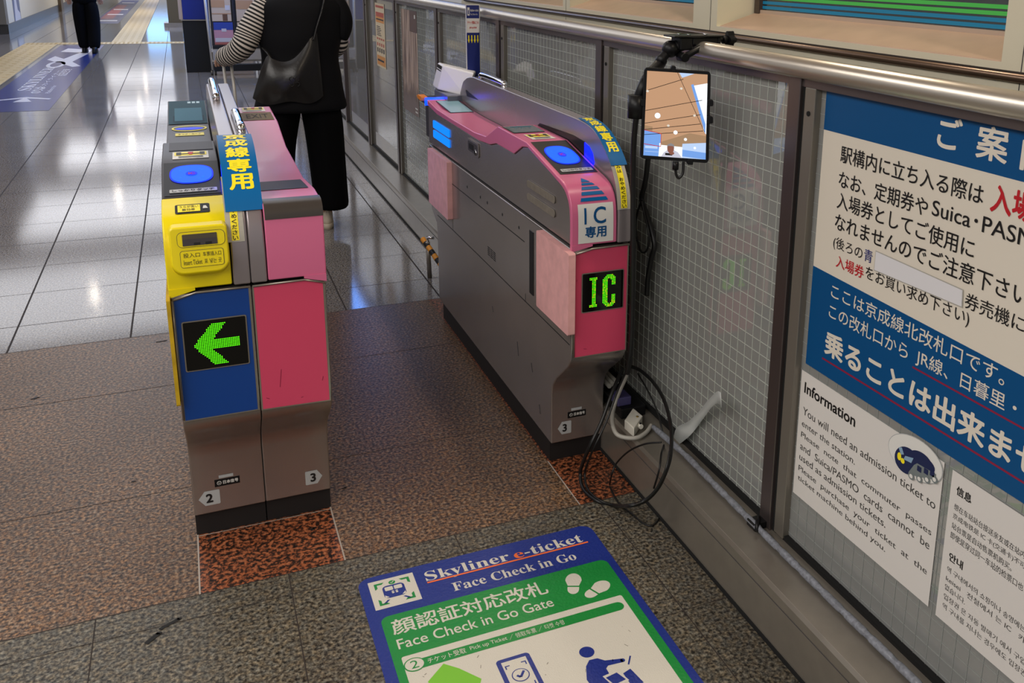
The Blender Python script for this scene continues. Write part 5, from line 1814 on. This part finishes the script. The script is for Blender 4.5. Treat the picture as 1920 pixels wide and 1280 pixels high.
# suitcase she is pulling
SU = thing('suitcase', (.22, 5.95, 0), 'small wheeled suitcase with a telescopic handle held by the woman', 'suitcase')
q = MB()
q.box(.06, .40, 5.86, 6.06, .05, .58, mat('suitcase_shell', (52, 52, 58), .4))
q.build('shell', SU, bevel=.03, bseg=4)
q = MB()
for x in (.190, .232):
    q.tube([(x + .0, 5.885, 1.04), (x + .02, 5.90, .56)], .0085, M_wm, 10)
q.tube([(.165, 5.883, 1.045), (.26, 5.883, 1.045)], .013, M_blk, 12)
q.build('handle', SU)
for x in (.09, .37):
    for y in (5.89, 6.03):
        q = MB()
        q.tube([(x - .012, y, .026), (x + .012, y, .026)], .026, M_blk, 14)
        q.build('wheel', SU)

# --- man in dark clothes far down the concourse
mx, my = -1.49, 18.4
MJ = dict(pelvis=(0, 0, .94), waist=(0, 0, 1.08), chest=(0, 0, 1.27), collar=(0, 0, 1.43), neck=(0, 0, 1.50), jaw=(0, .03, 1.57), brow=(0, .02, 1.67), crown=(0, 0, 1.73),
          hipL=(-.09, 0, .9), kneeL=(-.09, .05, .5), ankleL=(-.07, -.02, .10), hipR=(.09, 0, .9), kneeR=(.10, .02, .5), ankleR=(.09, -.2, .09),
          shL=(-.19, 0, 1.42), elbowL=(-.25, -.03, 1.16), wristL=(-.24, .08, .95), handL=(-.235, .1, .87), shR=(.19, 0, 1.42), elbowR=(.25, -.03, 1.16), wristR=(.24, .08, .95), handR=(.235, .1, .87))
W = human('person', (mx, my, 0), MJ, 'person in dark trousers and dark shoes walking far away on the blue floor graphic')
q = MB()
q.loft([(mx - .075, my - .01, .06, .085, .10), (mx - .08, my, .2, .088, .105), (mx - .09, my + .03, .45, .098, .115), (mx - .095, my + .02, .7, .108, .13), (mx - .08, my, .9, .10, .14)], M_cloth, 24, fold)
q.loft([(mx + .088, my - .16, .06, .085, .10), (mx + .092, my - .12, .2, .092, .108), (mx + .10, my - .02, .45, .10, .118), (mx + .095, my, .7, .108, .13), (mx + .08, my, .9, .10, .14)], M_cloth, 24, fold)
q.loft([(mx, my, .80, .19, .14), (mx, my, .92, .19, .145), (mx, my, 1.05, .175, .13)], M_cloth, 24)
clothes(q, 'trousers')
q = MB()
q.loft([(mx, my, .98, .20, .15), (mx, my, 1.12, .19, .145), (mx, my, 1.27, .205, .15), (mx, my, 1.38, .21, .135), (mx, my, 1.45, .14, .10), (mx, my, 1.49, .08, .075)], M_vest, 28)
for s_ in (-1, 1):
    q.tube([(mx + s_ * .18, my, 1.41), (mx + s_ * .25, my - .03, 1.16), (mx + s_ * .24, my + .07, .97)], [.07, .058, .045], M_vest, 14)
clothes(q, 'dark_jacket')
q = MB()
q.loft([(mx, my - .03, 1.56, .075, .06), (mx, my - .01, 1.62, .092, .10), (mx, my, 1.69, .092, .105), (mx, my, 1.74, .07, .08), (mx, my, 1.765, .02, .02)], M_hair, 20)
clothes(q, 'short_hair')
for x, y in ((mx - .075, my - .03), (mx + .088, my - .21)):
    q = MB()
    q.loft([(x, y + .07, 0, .048, .14), (x, y + .07, .03, .05, .145), (x, y + .05, .07, .045, .11), (x, y + .01, .11, .04, .06)], M_blk, 20)
    clothes(q, 'shoe', sub=0)
